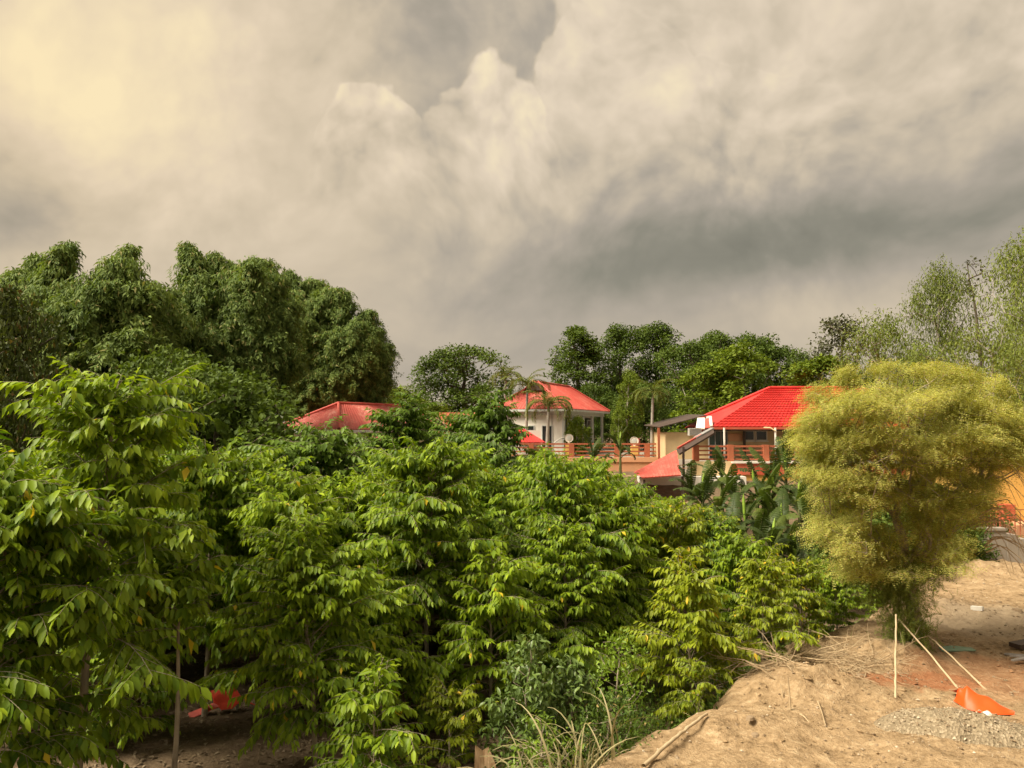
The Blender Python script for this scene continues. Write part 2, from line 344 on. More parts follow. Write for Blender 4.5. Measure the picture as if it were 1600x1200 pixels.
# ------------------------------------------------------------------ orchard tree: straight stem, arching side branches, twigs with two ranks of hanging leaves
def orchard_tree(seed, H, h0, blen, nbr, leaf=.205, lean=(0, 0), dens=1.0):
    rng = R(seed); tr = MB(); wood = MB()
    zs = np.linspace(0, 1, 9); wob = rng.normal(0, .028*H/5, (9, 2)); wob[0] = 0; wob = np.cumsum(wob, 0)*.6
    tp = np.c_[wob[:, 0]+lean[0]*zs, wob[:, 1]+lean[1]*zs, zs*H*.97]
    r0 = .010*H+.010
    tr.tube(tp, r0*(1-.82*zs)+.004, 7)
    pos, dr, nm, sz, tn = [], [], [], [], []
    az = rng.uniform(0, 2*pi); ph = rng.uniform(0, 6.28, 3)
    for b in range(nbr):
        t = ((b+rng.uniform(0, 1))/nbr)**.9; h = h0+(1-h0)*t; az += 2.39996+rng.normal(0, .5)
        k = h*8; i = min(int(k), 7); base = tp[i]+(tp[i+1]-tp[i])*(k-i)
        # uneven crown: some sides and heights reach farther
        une = 1+.22*sin(2*az+ph[0]+4*t)+.16*sin(3*az+ph[1]-7*t)
        L = blen*(1.0-.52*t**2.2)*une*rng.uniform(.55, 1.2)
        if t < .15: L *= rng.uniform(.4, 1.0)
        e0 = radians(22+46*t+rng.normal(0, 13)); e1 = e0-radians(rng.uniform(25, 72)*(1-.45*t))
        s_ = np.linspace(0, 1, 7); el = e0+(e1-e0)*s_**1.3; a_ = az+rng.normal(0, .25)*s_
        st = np.c_[np.cos(el)*np.cos(a_), np.cos(el)*np.sin(a_), np.sin(el)]
        pth = base+np.vstack([[0, 0, 0], np.cumsum((st[1:]+st[:-1])/2, 0)])*L/6
        wood.tube(pth, np.linspace(.004+.005*L, .0026, 7), 4, False)
        twigs = [pth[3:]]
        nt = max(3, int(round(L*5.0*dens)))
        for q in range(nt):
            u = .25+.72*(q+rng.uniform(.2, .8))/nt; k2 = u*6; j = min(int(k2), 5); o = pth[j]+(pth[j+1]-pth[j])*(k2-j)
            f = nrm(pth[j+1]-pth[j]); side = nrm(np.cross(f, UP))*(1 if q % 2 else -1)
            d0 = nrm(f*.9+side*rng.uniform(.45, .95)+UP*rng.uniform(-.1, .5)); l = L*(.52-.20*u)*rng.uniform(.6, 1.25)+.10
            ss = np.linspace(0, 1, 4)[:, None]; d1 = nrm(d0-UP*rng.uniform(.25, 1.0))
            tw = o+np.cumsum(np.vstack([[[0, 0, 0]], nrm(d0*(1-ss[1:])+d1*ss[1:])*l/3]), 0)
            wood.tube(tw, np.linspace(.004, .0016, 4), 3, False); twigs.append(tw)
        fresh = rng.uniform(.4, 1.15)
        for tw in twigs:
            seg = np.linalg.norm(np.diff(tw, axis=0), axis=1).sum(); n = max(4, int(seg/.042*dens))
            u = (np.arange(n)+.6)/n; kk = u*(len(tw)-1); jj = np.minimum(kk.astype(int), len(tw)-2)
            p = tw[jj]+(tw[jj+1]-tw[jj])*(kk-jj)[:, None]; f = nrm(tw[jj+1]-tw[jj])
            side = nrm(np.cross(f, UP)+1e-6)*np.where(np.arange(n) % 2, 1, -1)[:, None]
            tip = u**3; hang = rng.uniform(.45, 1.0)
            d = f*(.42+.5*tip)[:, None]+side*(.60-.2*tip)[:, None]+UP*(-hang+.25*tip+rng.normal(0, .2, n))[:, None]+rng.normal(0, .14, (n, 3))
            nn = side*.5+UP*.75+f*.35+rng.normal(0, .2, (n, 3))
            pos.append(p); dr.append(d); nm.append(nn)
            sz.append(leaf*(.62+.46*np.sin(pi*np.clip(u*.8+.15, 0, 1)))*rng.uniform(.68, 1.25, n)*rng.uniform(.85, 1.12)); tn.append(np.clip(.08+.75*u**3*fresh+rng.normal(0, .12, n), 0, 1))
    n = 30; p = tp[-1]+np.c_[rng.normal(0, .05, n), rng.normal(0, .05, n), rng.uniform(-.35, .06, n)]
    a_ = rng.uniform(0, 2*pi, n); d = np.c_[np.cos(a_), np.sin(a_), rng.uniform(-.3, .9, n)]
    pos.append(p); dr.append(d); nm.append(np.tile(UP, (n, 1))+rng.normal(0, .2, (n, 3))); sz.append(np.full(n, leaf*.85)); tn.append(np.full(n, .8))
    L = dict(pos=np.vstack(pos), d=np.vstack(dr), n=np.vstack(nm), size=np.concatenate(sz), tone=np.concatenate(tn))
    L['which'] = rng.integers(0, 3, len(L['pos']))
    H = float(np.percentile(L['pos'][:, 2], 99.7))
    return dict(H=H, trunk=tr, wood=wood, L=L)
def crown_mesh(name, L, m_, keep=None, tpl=LEAF4):
    k = np.ones(len(L['pos']), bool) if keep is None else keep
    V, F, I = bake(tpl, L['pos'][k], L['d'][k], L['n'][k], L['size'][k], L['which'][k])
    return mesh(name, V, F, m_, True, L['tone'][k][I])

# ------------------------------------------------------------------ generic branching tree: crown points joined into limbs
def skeleton(rng, H, h0, env, n, trunk_r, lean=(0, 0), up=.35, shell=.42, ntr=9, top=.82, given=None):
    zs = np.linspace(0, 1, ntr); wob = np.cumsum(rng.normal(0, .018*H, (ntr, 2)), 0)*.5; wob -= wob[0]
    nodes = [np.array([wob[i, 0]+lean[0]*z, wob[i, 1]+lean[1]*z, z*H*top]) for i, z in enumerate(zs)]; par = [-1]+list(range(ntr-1))
    s_ = rng.uniform(0, 1, n); th = rng.uniform(0, 2*pi, n); rr = env(s_, th)*rng.uniform(0, 1, n)**shell
    zc = h0+(H-h0)*s_; k = np.clip(zc/(H*top), 0, 1)
    cx = np.interp(k, zs, wob[:, 0]+lean[0]*zs); cy = np.interp(k, zs, wob[:, 1]+lean[1]*zs)
    tips = np.c_[cx+rr*np.cos(th), cy+rr*np.sin(th), zc]
    if given is not None: tips = given; rr = np.hypot(tips[:, 0], tips[:, 1]); zc = tips[:, 2]
    order = np.argsort(rr+.15*zc); tips = tips[order]; tipid = []
    for p in tips:
        A = np.array(nodes); dv = p-A; d = np.linalg.norm(dv, axis=1); cost = d+np.maximum(0, A[:, 2]+up*np.hypot(dv[:, 0], dv[:, 1])-p[2])*1.2+(A[:, 2] < h0*.5)*4
        j = int(np.argmin(cost)); q = nodes[j]
        if d[j] > .5:
            m_ = (p+q)/2+rng.normal(0, .07*d[j], 3)+UP*(-.04*d[j]); nodes.append(m_); par.append(j); j = len(nodes)-1
        nodes.append(p); par.append(j); tipid.append(len(nodes)-1)
    A = np.array(nodes); par = np.array(par); cnt = np.zeros(len(A)); cnt[tipid] = 1
    for i in range(len(A)-1, ntr-1, -1): cnt[par[i]] += cnt[i]
    for i in range(ntr-1, 0, -1): cnt[i-1] += cnt[i]
    r = trunk_r*(np.maximum(cnt, .6)/cnt[0])**.47; r[:ntr] = np.minimum(r[:ntr], trunk_r*(1.12-.75*zs)); r[0] *= 1.25
    return A, par, r, A[tipid], ntr
def limbs(A, par, r, sel, k=5):
    i = np.nonzero(sel & (par >= 0))[0]; a, b = A[par[i]], A[i]; t = nrm(b-a)
    ref = np.where(np.abs(t[:, 2:3]) < .9, UP, np.array([1., 0, 0])); x = nrm(np.cross(t, ref)); y = np.cross(t, x)
    an = np.arange(k)*2*pi/k; ring = np.cos(an)[None, :, None]*x[:, None]+np.sin(an)[None, :, None]*y[:, None]
    ra = np.minimum(r[par[i]], r[i]*1.35)
    V = np.concatenate([a[:, None]+ring*ra[:, None, None], b[:, None]+ring*r[i][:, None, None]], 1).reshape(-1, 3)
    j = np.arange(k); q = np.stack([j, (j+1) % k, (j+1) % k+k, j+k], -1)
    F = (q[None]+(np.arange(len(i))*2*k)[:, None, None]).reshape(-1, 4)
    return V, F
def clumps(rng, tips, per, cr, size, hang=0.0, upn=.9, flat=.7, tone=.0):
    n = len(tips)*per; c = np.repeat(tips, per, 0); o = rdir(rng, n)*(rng.uniform(0, 1, n)**.45)[:, None]*cr*np.array([1, 1, flat])
    p = c+o; d = nrm(rdir(rng, n)*.8+nrm(o+1e-6)*.5-UP*hang); nn = rdir(rng, n)*.55+UP*upn+nrm(o+1e-6)*.35
    cl = np.repeat(rng.normal(0, .10, len(tips)), per)
    return dict(pos=p, d=d, n=nn, size=size*rng.uniform(.65, 1.3, n), which=np.zeros(n, int), tone=np.clip(tone+cl+.2+rng.normal(0, .1, n), 0, 1))
def env_round(Rm, seed, top=.55, rag=.25):
    rg = R(seed); ph = rg.uniform(0, 6.28, 6)
    def f(s_, th):
        base = np.sqrt(np.clip(1-((s_-top*.8)/np.where(s_ > top*.8, 1-top*.8, top*.8+.18))**2, .02, 1))
        return Rm*base*(1+rag*(np.sin(2*th+ph[0]+3*s_)*.5+np.sin(3*th+ph[1]-5*s_)*.35+np.sin(5*th+ph[2]+9*s_)*.25))
    return f
class TreeKind:
    def __init__(s, seed, H, h0, env, n, tr, per, cr, size, leaf_m, bark_m, tpl=KITE, lean=(0, 0), hang=0., upn=.9, flat=.7, up=.35, shell=.42, top=.82):
        rng = R(seed); A, par, r, tips, ntr = skeleton(rng, H, h0, env, n, tr, lean, up, shell, top=top)
        s.H = H; sel = np.zeros(len(A), bool); sel[:ntr] = True
        V, F = limbs(A, par, r, sel, 8); s.trunk = mesh('trunk', V, F, bark_m, True)
        V, F = limbs(A, par, r, ~sel, 4); s.limbs = mesh('limbs', V, F, bark_m, True)
        L = clumps(rng, tips, per, cr, size, hang, upn, flat); s.L = L; s.tips = tips
        s.crown = crown_mesh('crown', L, leaf_m, None, [tpl])
    def place(s, name, loc, H, rz, label, group, cat='tree', wide=1.0):
        k = H/s.H; e = empty(name, loc, rz, label=label, cat=cat, group=group)
        for nme, me_ in (('trunk', s.trunk), ('limbs', s.limbs), ('crown', s.crown)):
            o = obj(nme, me_, e, scale=(k*wide, k*wide, k))
            if nme != 'trunk': o['kind'] = 'stuff'
        return e

# ------------------------------------------------------------------ bamboo culm with its leafy plume
def bamboo_culm(seed, H=12., reach=2.0, wide=1.0):
    rng = R(seed); s_ = np.linspace(0, 1, 16)
    x = reach*np.clip((s_-.3)/.7, 0, 1)**1.8; z = H*(s_-(.05+.03*reach)*np.clip((s_-.68)/.32, 0, 1)**2.0)
    pth = np.c_[x, rng.normal(0, .05, 16).cumsum()*.4, z]
    wood = MB(); wood.tube(pth, .055*(1-.9*s_)+.006, 6)
    pos, dr, nm, sz = [], [], [], []
    nn_ = 52; tiers = np.sort(rng.uniform(.30, 1, 9))
    for i in range(nn_):
        u = .40+.597*((i+.5)/nn_)**.85; k = u*15; j = min(int(k), 14); o = pth[j]+(pth[j+1]-pth[j])*(k-j)
        tier = .74+.45*np.exp(-((u-tiers)/.03)**2).max()              # leafy bunches with thinner stretches between
        for q in range(8):
            a = rng.uniform(0, 2*pi); l = 1.15*wide*rng.uniform(.55, 1.5)*tier*(.30+1.05*np.sin(pi*np.clip((u-.34)/.69, 0, 1)**1.15)**.8)
            e0 = rng.uniform(.2, 1.25); t = np.linspace(0, 1, 6); el = e0-(1.5+rng.uniform(0, .7))*t
            st = np.c_[np.cos(el)*cos(a), np.cos(el)*sin(a), np.sin(el)]*l/5; br = o+np.cumsum(st, 0)-st[0]
            n = int(30*l)+4; uu = rng.uniform(.25, 1, n)*5; jj = np.minimum(uu.astype(int), 4); p = br[jj]+(br[jj+1]-br[jj])*(uu-jj)[:, None]+rng.normal(0, .08, (n, 3))
            d = nrm(np.c_[rng.normal(cos(a)*.35, .5, n), rng.normal(sin(a)*.35, .5, n), rng.uniform(-1.3, -.1, n)])
            pos.append(p); dr.append(d); nm.append(np.c_[np.full(n, cos(a)), np.full(n, sin(a)), np.full(n, .9)]+rng.normal(0, .4, (n, 3))); sz.append(rng.uniform(.17, .32, n))
    L = dict(pos=np.vstack(pos), d=np.vstack(dr), n=np.vstack(nm), size=np.concatenate(sz)); N = len(L['pos'])
    L['which'] = np.zeros(N, int); L['tone'] = np.clip(R(seed+9).normal(.2, .15, N), 0, 1)
    tpl = (NARROW[0]*np.array([1, 1.7, 1]), NARROW[1])
    return wood.me('culm', M['cane_green'], True), crown_mesh('plume', L, M['bamboo'], None, [tpl]), H, reach

# ------------------------------------------------------------------ palm, banana
def palm_frond(seed, L=2.6, nl=46, ll=.62, droop=1.5, e0=1.0):
    rng = R(seed); t = np.linspace(0, 1, 12); el = e0-droop*t**1.2
    st = np.c_[np.cos(el), np.zeros(12), np.sin(el)]*L/11; p = np.cumsum(st, 0)-st[0]
    mb = MB(); mb.tube(p, np.linspace(.03, .006, 12), 4)
    u = np.repeat(np.linspace(.10, 1, nl), 2); k = u*11; j = np.minimum(k.astype(int), 10); q = p[j]+(p[j+1]-p[j])*(k-j)[:, None]; f = nrm(p[j+1]-p[j])
    sd = np.tile([1., -1.], nl)[:, None]*np.array([0, 1., 0]); n = len(q)
    d = f*.75+sd*.8+UP*(.30-.75*u)[:, None]*.8+rng.normal(0, .14, (n, 3)); size = ll*(np.sin(pi*np.clip(u*.86+.08, 0, 1))**.6)*rng.uniform(.8, 1.1, n)
    tv = np.array([(0, 0, 0), (.4, .035, 0), (.75, .025, -.08), (1, 0, -.22), (.75, -.025, -.08), (.4, -.035, 0)]); tf = np.array([(0, 5, 1), (5, 4, 1), (4, 2, 1), (4, 3, 2)])
    V, F, I = bake((tv, tf), q, d, np.tile(UP, (n, 1))+sd*.2, size)
    mb.add(V, F); return mb.me('frond', M['palm'], True)
def banana_leaf(seed, L=1.9, wd_=.56, e0=1.15, droop=1.7, torn=.35):
    rng = R(seed); n = 22; t = np.linspace(0, 1, n+1); el = e0-droop*t**1.5
    st = np.c_[np.cos(el), np.zeros(n+1), np.sin(el)]*L/n; p = np.cumsum(st, 0)-st[0]; up = np.c_[-np.sin(el), np.zeros(n+1), np.cos(el)]
    w_ = wd_/2*np.sin(pi*np.clip((t-.12)/.88, 0, 1)*.93+.03)**.55*(t > .10); mb = MB()
    mb.tube(p, np.linspace(.032, .006, n+1), 5)
    for s_ in (1, -1):
        sag = .25; jitter = 0.
        for i in range(2, n):
            if rng.random() < torn: jitter = rng.normal(0, .22); sag = rng.uniform(.05, 1.0)
            off = jitter
            quad = []
            for kx in (i, i+1):
                o = p[kx]; f = (p[min(kx+1, n)]-p[kx-1]); f = f/np.linalg.norm(f)
                y = np.array([0, s_*1., 0]); m1 = o+(y*.92+up[kx]*(.32-.3*sag)+f*(.2+off*.4))*w_[kx]*.55; m2 = m1+(y*.85+up[kx]*(-.15-.75*sag)+f*(.25+off))*w_[kx]*.55
                gap = .0 if kx == i else -.012
                quad.append((o+f*gap, m1+f*gap, m2+f*gap*2.0))
            (a0, a1, a2), (b0, b1, b2) = quad
            mb.add([a0, a1, a2, b0, b1, b2], [(0, 1, 4, 3), (1, 2, 5, 4)] if s_ > 0 else [(0, 3, 4, 1), (1, 4, 5, 2)])
    return mb.me('leaf', M['banana'], True)
# ------------------------------------------------------------------ ground and sand fill
def cane_green(t):
    p = opos(t); return princ(t, t.ramp(t.noise(p, 3, 4), [(.3, (.07, .09, .03)), (.7, (.17, .17, .06))]), .5, .3)
M['cane_green'] = mat('green_cane', cane_green)
def banana_m(t):
    oi = t.node('ShaderNodeObjectInfo'); p = opos(t)
    f = t.m('ADD', t.m('MULTIPLY', oi.outputs['Random'], .7), t.m('MULTIPLY', t.noise(t.v('MULTIPLY', p, (9, 1.5, 1.5)), 2.5, 4), .5), clamp=True)
    c = t.ramp(f, [(0.1, (.028, .050, .013)), (.75, (.072, .105, .022)), (1.0, (.14, .18, .032))])
    b = princ(t, c, .5, .25); tr = t.node('ShaderNodeBsdfTranslucent', {'Color': t.mix(1.0, c, (1.3, 1.4, .5, 1), 'MULTIPLY')})
    return t.node('ShaderNodeMixShader', {0: .3, 1: b, 2: tr.outputs[0]}).outputs[0]
M['banana'] = mat('banana_leaf', banana_m)
M['banana_young'] = mat('banana_young', lambda t: princ(t, t.ramp(t.noise(opos(t), 4, 3), [(.3, (.16, .26, .03)), (.7, (.26, .38, .05))]), .4, .4))

def soil_mat(t):
    p = gpos(t); n1 = t.noise(p, .35, 5, .6); n2 = t.noise(p, 3.2, 6, .65); n3 = t.noise(p, 24, 4, .6)
    c = t.ramp(t.m('ADD', t.m('MULTIPLY', n2, .6), t.m('MULTIPLY', n3, .4)), [(.28, (.075, .052, .032)), (.5, (.14, .098, .06)), (.72, (.24, .175, .11))])
    # bare sandy spots by the orchard edge
    c = t.mix(t.mrange(t.noise(p, .55, 3, .5), .60, .70), c, (.42, .30, .17, 1))
    return princ(t, c, .95, .1, bump(t, t.m('ADD', n2, t.m('MULTIPLY', n3, .5)), .8, .05))
def sand_mat(t):
    p = gpos(t); n1 = t.noise(p, .45, 5, .6); n2 = t.noise(p, 2.6, 7, .66); n3 = t.noise(p, 30, 4, .65); n4 = t.noise(p, 9, 5, .6)
    c = t.ramp(t.m('ADD', t.m('MULTIPLY', n2, .55), t.m('MULTIPLY', n4, .45)), [(.32, (.14, .088, .046)), (.43, (.28, .19, .102)), (.54, (.39, .27, .152)), (.68, (.52, .395, .245))])
    # reddish earth and grey-brown damp patches: where the ground itself has that colour
    sp = t.node('ShaderNodeSeparateXYZ', {0: t.v('ADD', p, t.v('SCALE', t.v('SUBTRACT', t.noise(p, 1.1, 4, .6, out='Color'), (.5, .5, .5)), scale=1.5))})
    def spot(cx, cy, rx, ry):
        a = t.m('DIVIDE', t.m('SUBTRACT', sp.outputs[0], cx), rx); b = t.m('DIVIDE', t.m('SUBTRACT', sp.outputs[1], cy), ry)
        return t.mrange(t.m('ADD', t.m('MULTIPLY', a, a), t.m('MULTIPLY', b, b)), 1.0, .35)
    red = t.m('MAXIMUM', spot(8.3, 15.6, 1.5, .8), t.m('MULTIPLY', spot(9.8, 16.0, 2.2, 1.6), .55))
    c = t.mix(t.m('MULTIPLY', red, .8), c, t.mix(n2, (.25, .085, .035, 1), (.40, .17, .08, 1)))
    c = t.mix(t.m('MULTIPLY', spot(8.9, 17.4, 1.1, .8), .6), c, (.30, .225, .13, 1))
    c = t.mix(t.m('MULTIPLY', spot(13.5, 20.0, 3.5, 2.2), .5), c, (.52, .42, .30, 1))
    c = t.mix(t.mrange(n3, .62, .70, 0, .7), c, (.56, .46, .32, 1))
    return princ(t, c, .95, .1, bump(t, t.m('ADD', t.m('ADD', n2, t.m('MULTIPLY', n4, .5)), t.m('MULTIPLY', n3, .3)), 1.0, .10))
M['soil'] = mat('orchard_soil', soil_mat); M['sand'] = mat('sand_fill', sand_mat)

EDGE = np.array([(-2.2, 6.0), (0.2, 9.6), (0.8, 11.3), (1.7, 12.2), (2.5, 13.0), (3.4, 13.9), (4.6, 15.3), (5.6, 16.9), (7.2, 19.0), (9.4, 20.6), (12.2, 23.5), (14.8, 27.5), (16.5, 34), (17.5, 60)])
EDGE = EDGE-np.array([.75, 0.])
def sdist(x, y):
    """signed distance to the edge of the fill, positive on the sand side (right of the line)"""
    best = np.full(x.shape, 1e9); sg = np.ones(x.shape)
    for (ax, ay), (bx, by) in zip(EDGE[:-1], EDGE[1:]):
        dx, dy = bx-ax, by-ay; t = np.clip(((x-ax)*dx+(y-ay)*dy)/(dx*dx+dy*dy), 0, 1)
        d = np.hypot(x-ax-t*dx, y-ay-t*dy); cr = dx*(y-ay)-dy*(x-ax); u = d < best
        best = np.where(u, d, best); sg = np.where(u, np.where(cr < 0, 1., -1.), sg)
    return best*sg
def ground_z(x, y):
    z = -.8+.07*fbm(x*.5, y*.5, 3)+.03*fbm(x*2.2, y*2.2, 5)
    z = z+2.9*sstep(37, 47, y)*(1-sstep(250, 600, y)*.9)
    return z
MOUNDS = [(5.75, 15.2, 1.35, 1.0, .42), (8.35, 17.1, 1.0, .8, .42), (3.6, 13.4, 1.2, .8, .12), (7.3, 12.2, 1.8, .9, .10), (11.5, 22.5, 2.0, 1.5, .35), (16, 27, 3, 3, .5)]
def sand_z(x, y):
    d = sdist(x, y)+.30*fbm(x*1.1, y*1.1, 11, 3)
    z = -.98+.98*sstep(-.45, .55, d)
    z = z+.10*fbm(x*.8, y*.8, 21)*sstep(0, 1, d)-.05*np.maximum(0, fbm(x*1.6+9, y*1.6, 27, 3))*sstep(0, .6, d)+(.075*fbm(x*2.9, y*2.9, 23, 4, .66)+.03*np.maximum(0, fbm(x*7.5, y*7.5, 25, 2)))*sstep(-.5, .3, d)
    for cx, cy, rx, ry, h in MOUNDS:
        q = ((x-cx)/rx)**2+((y-cy)/ry)**2; z = z+h*np.exp(-q*1.6)*(1+.45*fbm(x*2.6, y*2.6, 31))
    return z
def grid(xs, ys, fz):
    X, Y = np.meshgrid(xs, ys); V = np.c_[X.ravel(), Y.ravel(), fz(X, Y).ravel()]; n = len(xs)
    i = np.arange(len(ys)-1)[:, None]*n; j = np.arange(n-1)[None]
    return V, np.stack([i+j, i+j+1, i+n+j+1, i+n+j], -1).reshape(-1, 4)
gx = np.concatenate([[-3000, -1200, -500, -250, -120, -70], np.arange(-50, -14, 3.), np.arange(-14, 14, .22), np.arange(14, 60, 3.), [80, 140, 260, 500, 1200, 3000]])
gy = np.concatenate([[-400, -100, -30, -8, 0], np.arange(4, 30, .22), np.arange(30, 62, 1.5), [70, 90, 130, 200, 320, 600, 1200, 2400, 5000]])
V, F = grid(gx, gy, ground_z); obj('ground', mesh('ground', V, F, M['soil'], True), kind='structure')
sx = np.concatenate([np.arange(-3, 14, .09), np.arange(14, 22, .3), np.arange(22, 46, 1.5)]); sy = np.concatenate([np.arange(5, 9, .4), np.arange(9, 24, .09), np.arange(24, 34, .3)])
V, F = grid(sx, sy, sand_z); cen = V[F].mean(1); F = F[sdist(cen[:, 0], cen[:, 1]) > -.62]
used = np.unique(F); re_ = np.zeros(len(V), int); re_[used] = np.arange(len(used)); V = V[used]; F = re_[F]
obj('sand_bank', mesh('sand_bank', V, F, M['sand'], True), kind='structure')
def gz(x, y):
    x = np.atleast_1d(np.asarray(x, float)); y = np.atleast_1d(np.asarray(y, float)); d = sdist(x, y)
    r = np.where(d > -.6, np.maximum(sand_z(x, y), ground_z(x, y)), ground_z(x, y)); return r
def gz1(x, y): return float(gz(x, y)[0])
# ------------------------------------------------------------------ building materials
M['white'] = paint('white_wall', (.80, .76, .68), dirt=.25, dirtcol=(.45, .38, .28))
M['offwhite'] = paint('cool_white_wall', (.62, .63, .60), dirt=.3)
M['beige'] = paint('beige_wall', (.66, .50, .28), dirt=.2)
M['yellow'] = paint('yellow_wall', (.72, .44, .12), dirt=.25, dirtcol=(.45, .25, .08))
M['peach'] = paint('peach_band', (.70, .36, .20), dirt=.3)
M['redband'] = paint('red_band', (.55, .11, .06), dirt=.35, dirtcol=(.5, .25, .15))
M['rail'] = paint('rail_timber', (.40, .12, .06), rough=.6, dirt=.35, dirtcol=(.42, .2, .1), scale=4)
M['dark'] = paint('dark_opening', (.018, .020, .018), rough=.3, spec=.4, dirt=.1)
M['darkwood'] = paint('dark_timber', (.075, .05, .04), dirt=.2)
M['concrete'] = paint('concrete', (.31, .27, .22), rough=.9, spec=.1, dirt=.55, dirtcol=(.17, .14, .11), scale=1.0, bumpy=.5)
M['greymetal'] = paint('grey_metal', (.30, .29, .28), rough=.4, dirt=.4)
M['shed'] = paint('weathered_boards', (.30, .27, .24), rough=.9, dirt=.6, dirtcol=(.12, .1, .08), scale=3)
M['glass'] = mat('window_glass', lambda t: princ(t, (.025, .03, .03), .08, .5))
M['green_glass'] = mat('green_door_glass', lambda t: princ(t, (.02, .045, .035), .12, .5))
M['orange'] = paint('orange_sheet', (.80, .085, .012), rough=.45, dirt=.15, dirtcol=(.55, .08, .02), scale=3)
M['redsheet'] = paint('red_plastic', (.62, .06, .025), rough=.4, dirt=.3, dirtcol=(.3, .06, .03), scale=5)
def roofm(name, a, b, fade, pitch, fs=.4):
    def fn(t):
        p = gpos(t); n = t.noise(p, .9, 6, .65); f = t.noise(t.v('MULTIPLY', p, (1, .35, .35)), 6, 5, .65)
        c = t.ramp(n, [(.3, a), (.7, b)]); c = t.mix(t.mrange(t.m('ADD', t.m('MULTIPLY', n, .5), t.m('MULTIPLY', f, .5)), .50, .66, 0, fs), c, (*fade, 1))
        c = t.mix(t.mrange(t.noise(p, 2.3, 6, .7), .56, .74, 0, .45), c, (.10, .05, .04, 1)); return princ(t, c, .5, .35, bump(t, f, .2, .01))
    return mat(name, fn)
M['roof_tile'] = roofm('red_tile_roof', (.44, .022, .020), (.57, .038, .032), (.52, .085, .06), 0, .25)
M['roof_red'] = roofm('red_metal_roof', (.46, .065, .048), (.56, .115, .085), (.62, .24, .18), 0, .5)
M['roof_old'] = roofm('faded_red_roof', (.40, .075, .06), (.50, .13, .10), (.62, .34, .27), 0, .8)
M['roof_rust'] = roofm('rust_roof', (.36, .075, .035), (.46, .12, .055), (.52, .25, .15), 0, .4)

def rib_face(mb, c, nrib, amp, rows=0, step=0.0, thick=.06):
    """roof face c = (eave_left, eave_right, ridge_right, ridge_left) as ribbed or tiled geometry, real relief across and down the slope"""
    c = [np.asarray(q, float) for q in c]; n = np.cross(c[1]-c[0], (c[2]+c[3])/2-c[0]); n /= np.linalg.norm(n); n = n if n[2] > 0 else -n
    nu = nrib*4; rows_ = max(rows, 1); U = np.linspace(0, 1, nu+1); prev = None; wave = amp*np.maximum(0, np.sin(U*nrib*2*pi))[:, None]*n
    for r in range(rows_):
        for k, t in enumerate((r/rows_, (r+1)/rows_)):
            L = c[0]+(c[3]-c[0])*t; Rr = c[1]+(c[2]-c[1])*t; line = L+(Rr-L)*U[:, None]+wave+n*(step*(1-k))
            if k == 0: lo = line
        V = np.vstack([lo, line]); i = np.arange(nu); mb.add(V, np.stack([i, i+1, i+nu+2, i+nu+1], -1))
        if r == 0 or step > 0:
            low = lo-n*(thick if r == 0 else step*1.2); V = np.vstack([low, lo]); mb.add(V, np.stack([i, i+1, i+nu+2, i+nu+1], -1))
    return mb
def hip_roof(parent, corner, u, wv, lu, lw, ze, zr, m_, ridge_in, name='roof', nrib=26, amp=.03, rows=0, step=0., cap=.09, capm=None, over=0.5):
    """rectangular hip roof: corner at the eave, u along the length, wv across"""
    c0 = np.array([*corner, ze]); u = np.array([*u, 0.]); wv = np.array([*wv, 0.]); A = c0; B = c0+u*lu; Cc = B+wv*lw; Dd = A+wv*lw
    r0 = A+wv*lw/2+u*ridge_in+np.array([0, 0, zr-ze]); r1 = A+wv*lw/2+u*(lu-ridge_in)+np.array([0, 0, zr-ze])
    mb = MB(); sh = nrib*lw/lu
    rib_face(mb, (A, B, r1, r0), nrib, amp, rows, step); rib_face(mb, (Cc, Dd, r0, r1), nrib, amp, rows, step)
    rib_face(mb, (B, Cc, r1, r1), max(4, int(sh)), amp, rows, step); rib_face(mb, (Dd, A, r0, r0), max(4, int(sh)), amp, rows, step)
    ro = mb.build(name, m_, parent)
    sf = MB(); sf.add([q-np.array([0, 0, .10]) for q in (A, B, Cc, Dd)], [(0, 1, 2, 3)]); sf.build('soffit', M['offwhite'], parent)
    for a_, b_ in ((A, r0), (B, r1), (Cc, r1), (Dd, r0), (r0, r1)):
        if np.linalg.norm(a_-b_) > .1: MB().tube([a_+UP*.04, b_+UP*.04], cap, 6).build('ridge_cap', capm or m_, ro, True)
    fa = MB()
    for a_, b_ in ((A, B), (B, Cc), (Cc, Dd), (Dd, A)): fa.bar(a_-UP*.13, b_-UP*.13, .05, .16)
    fa.build('fascia', M['offwhite'], parent)
    return ro, (A, B, Cc, Dd, r0, r1)
def wall_frame(o, u):
    """maps (along, out, up) of a wall to the world: o = start on the ground plan, u = unit along"""
    u = np.array([*u, 0.]); n = np.array([u[1], -u[0], 0.]); o = np.array([*o, 0.])
    return lambda a, b, z: o+u*a+n*b+UP*z
def wbox(mb, W, a0, a1, b0, b1, z0, z1):
    V = [W(a, b, z) for z in (z0, z1) for b in (b0, b1) for a in (a0, a1)]
    return mb.add(V, [(0, 2, 3, 1), (4, 5, 7, 6), (0, 1, 5, 4), (2, 6, 7, 3), (0, 4, 6, 2), (1, 3, 7, 5)])
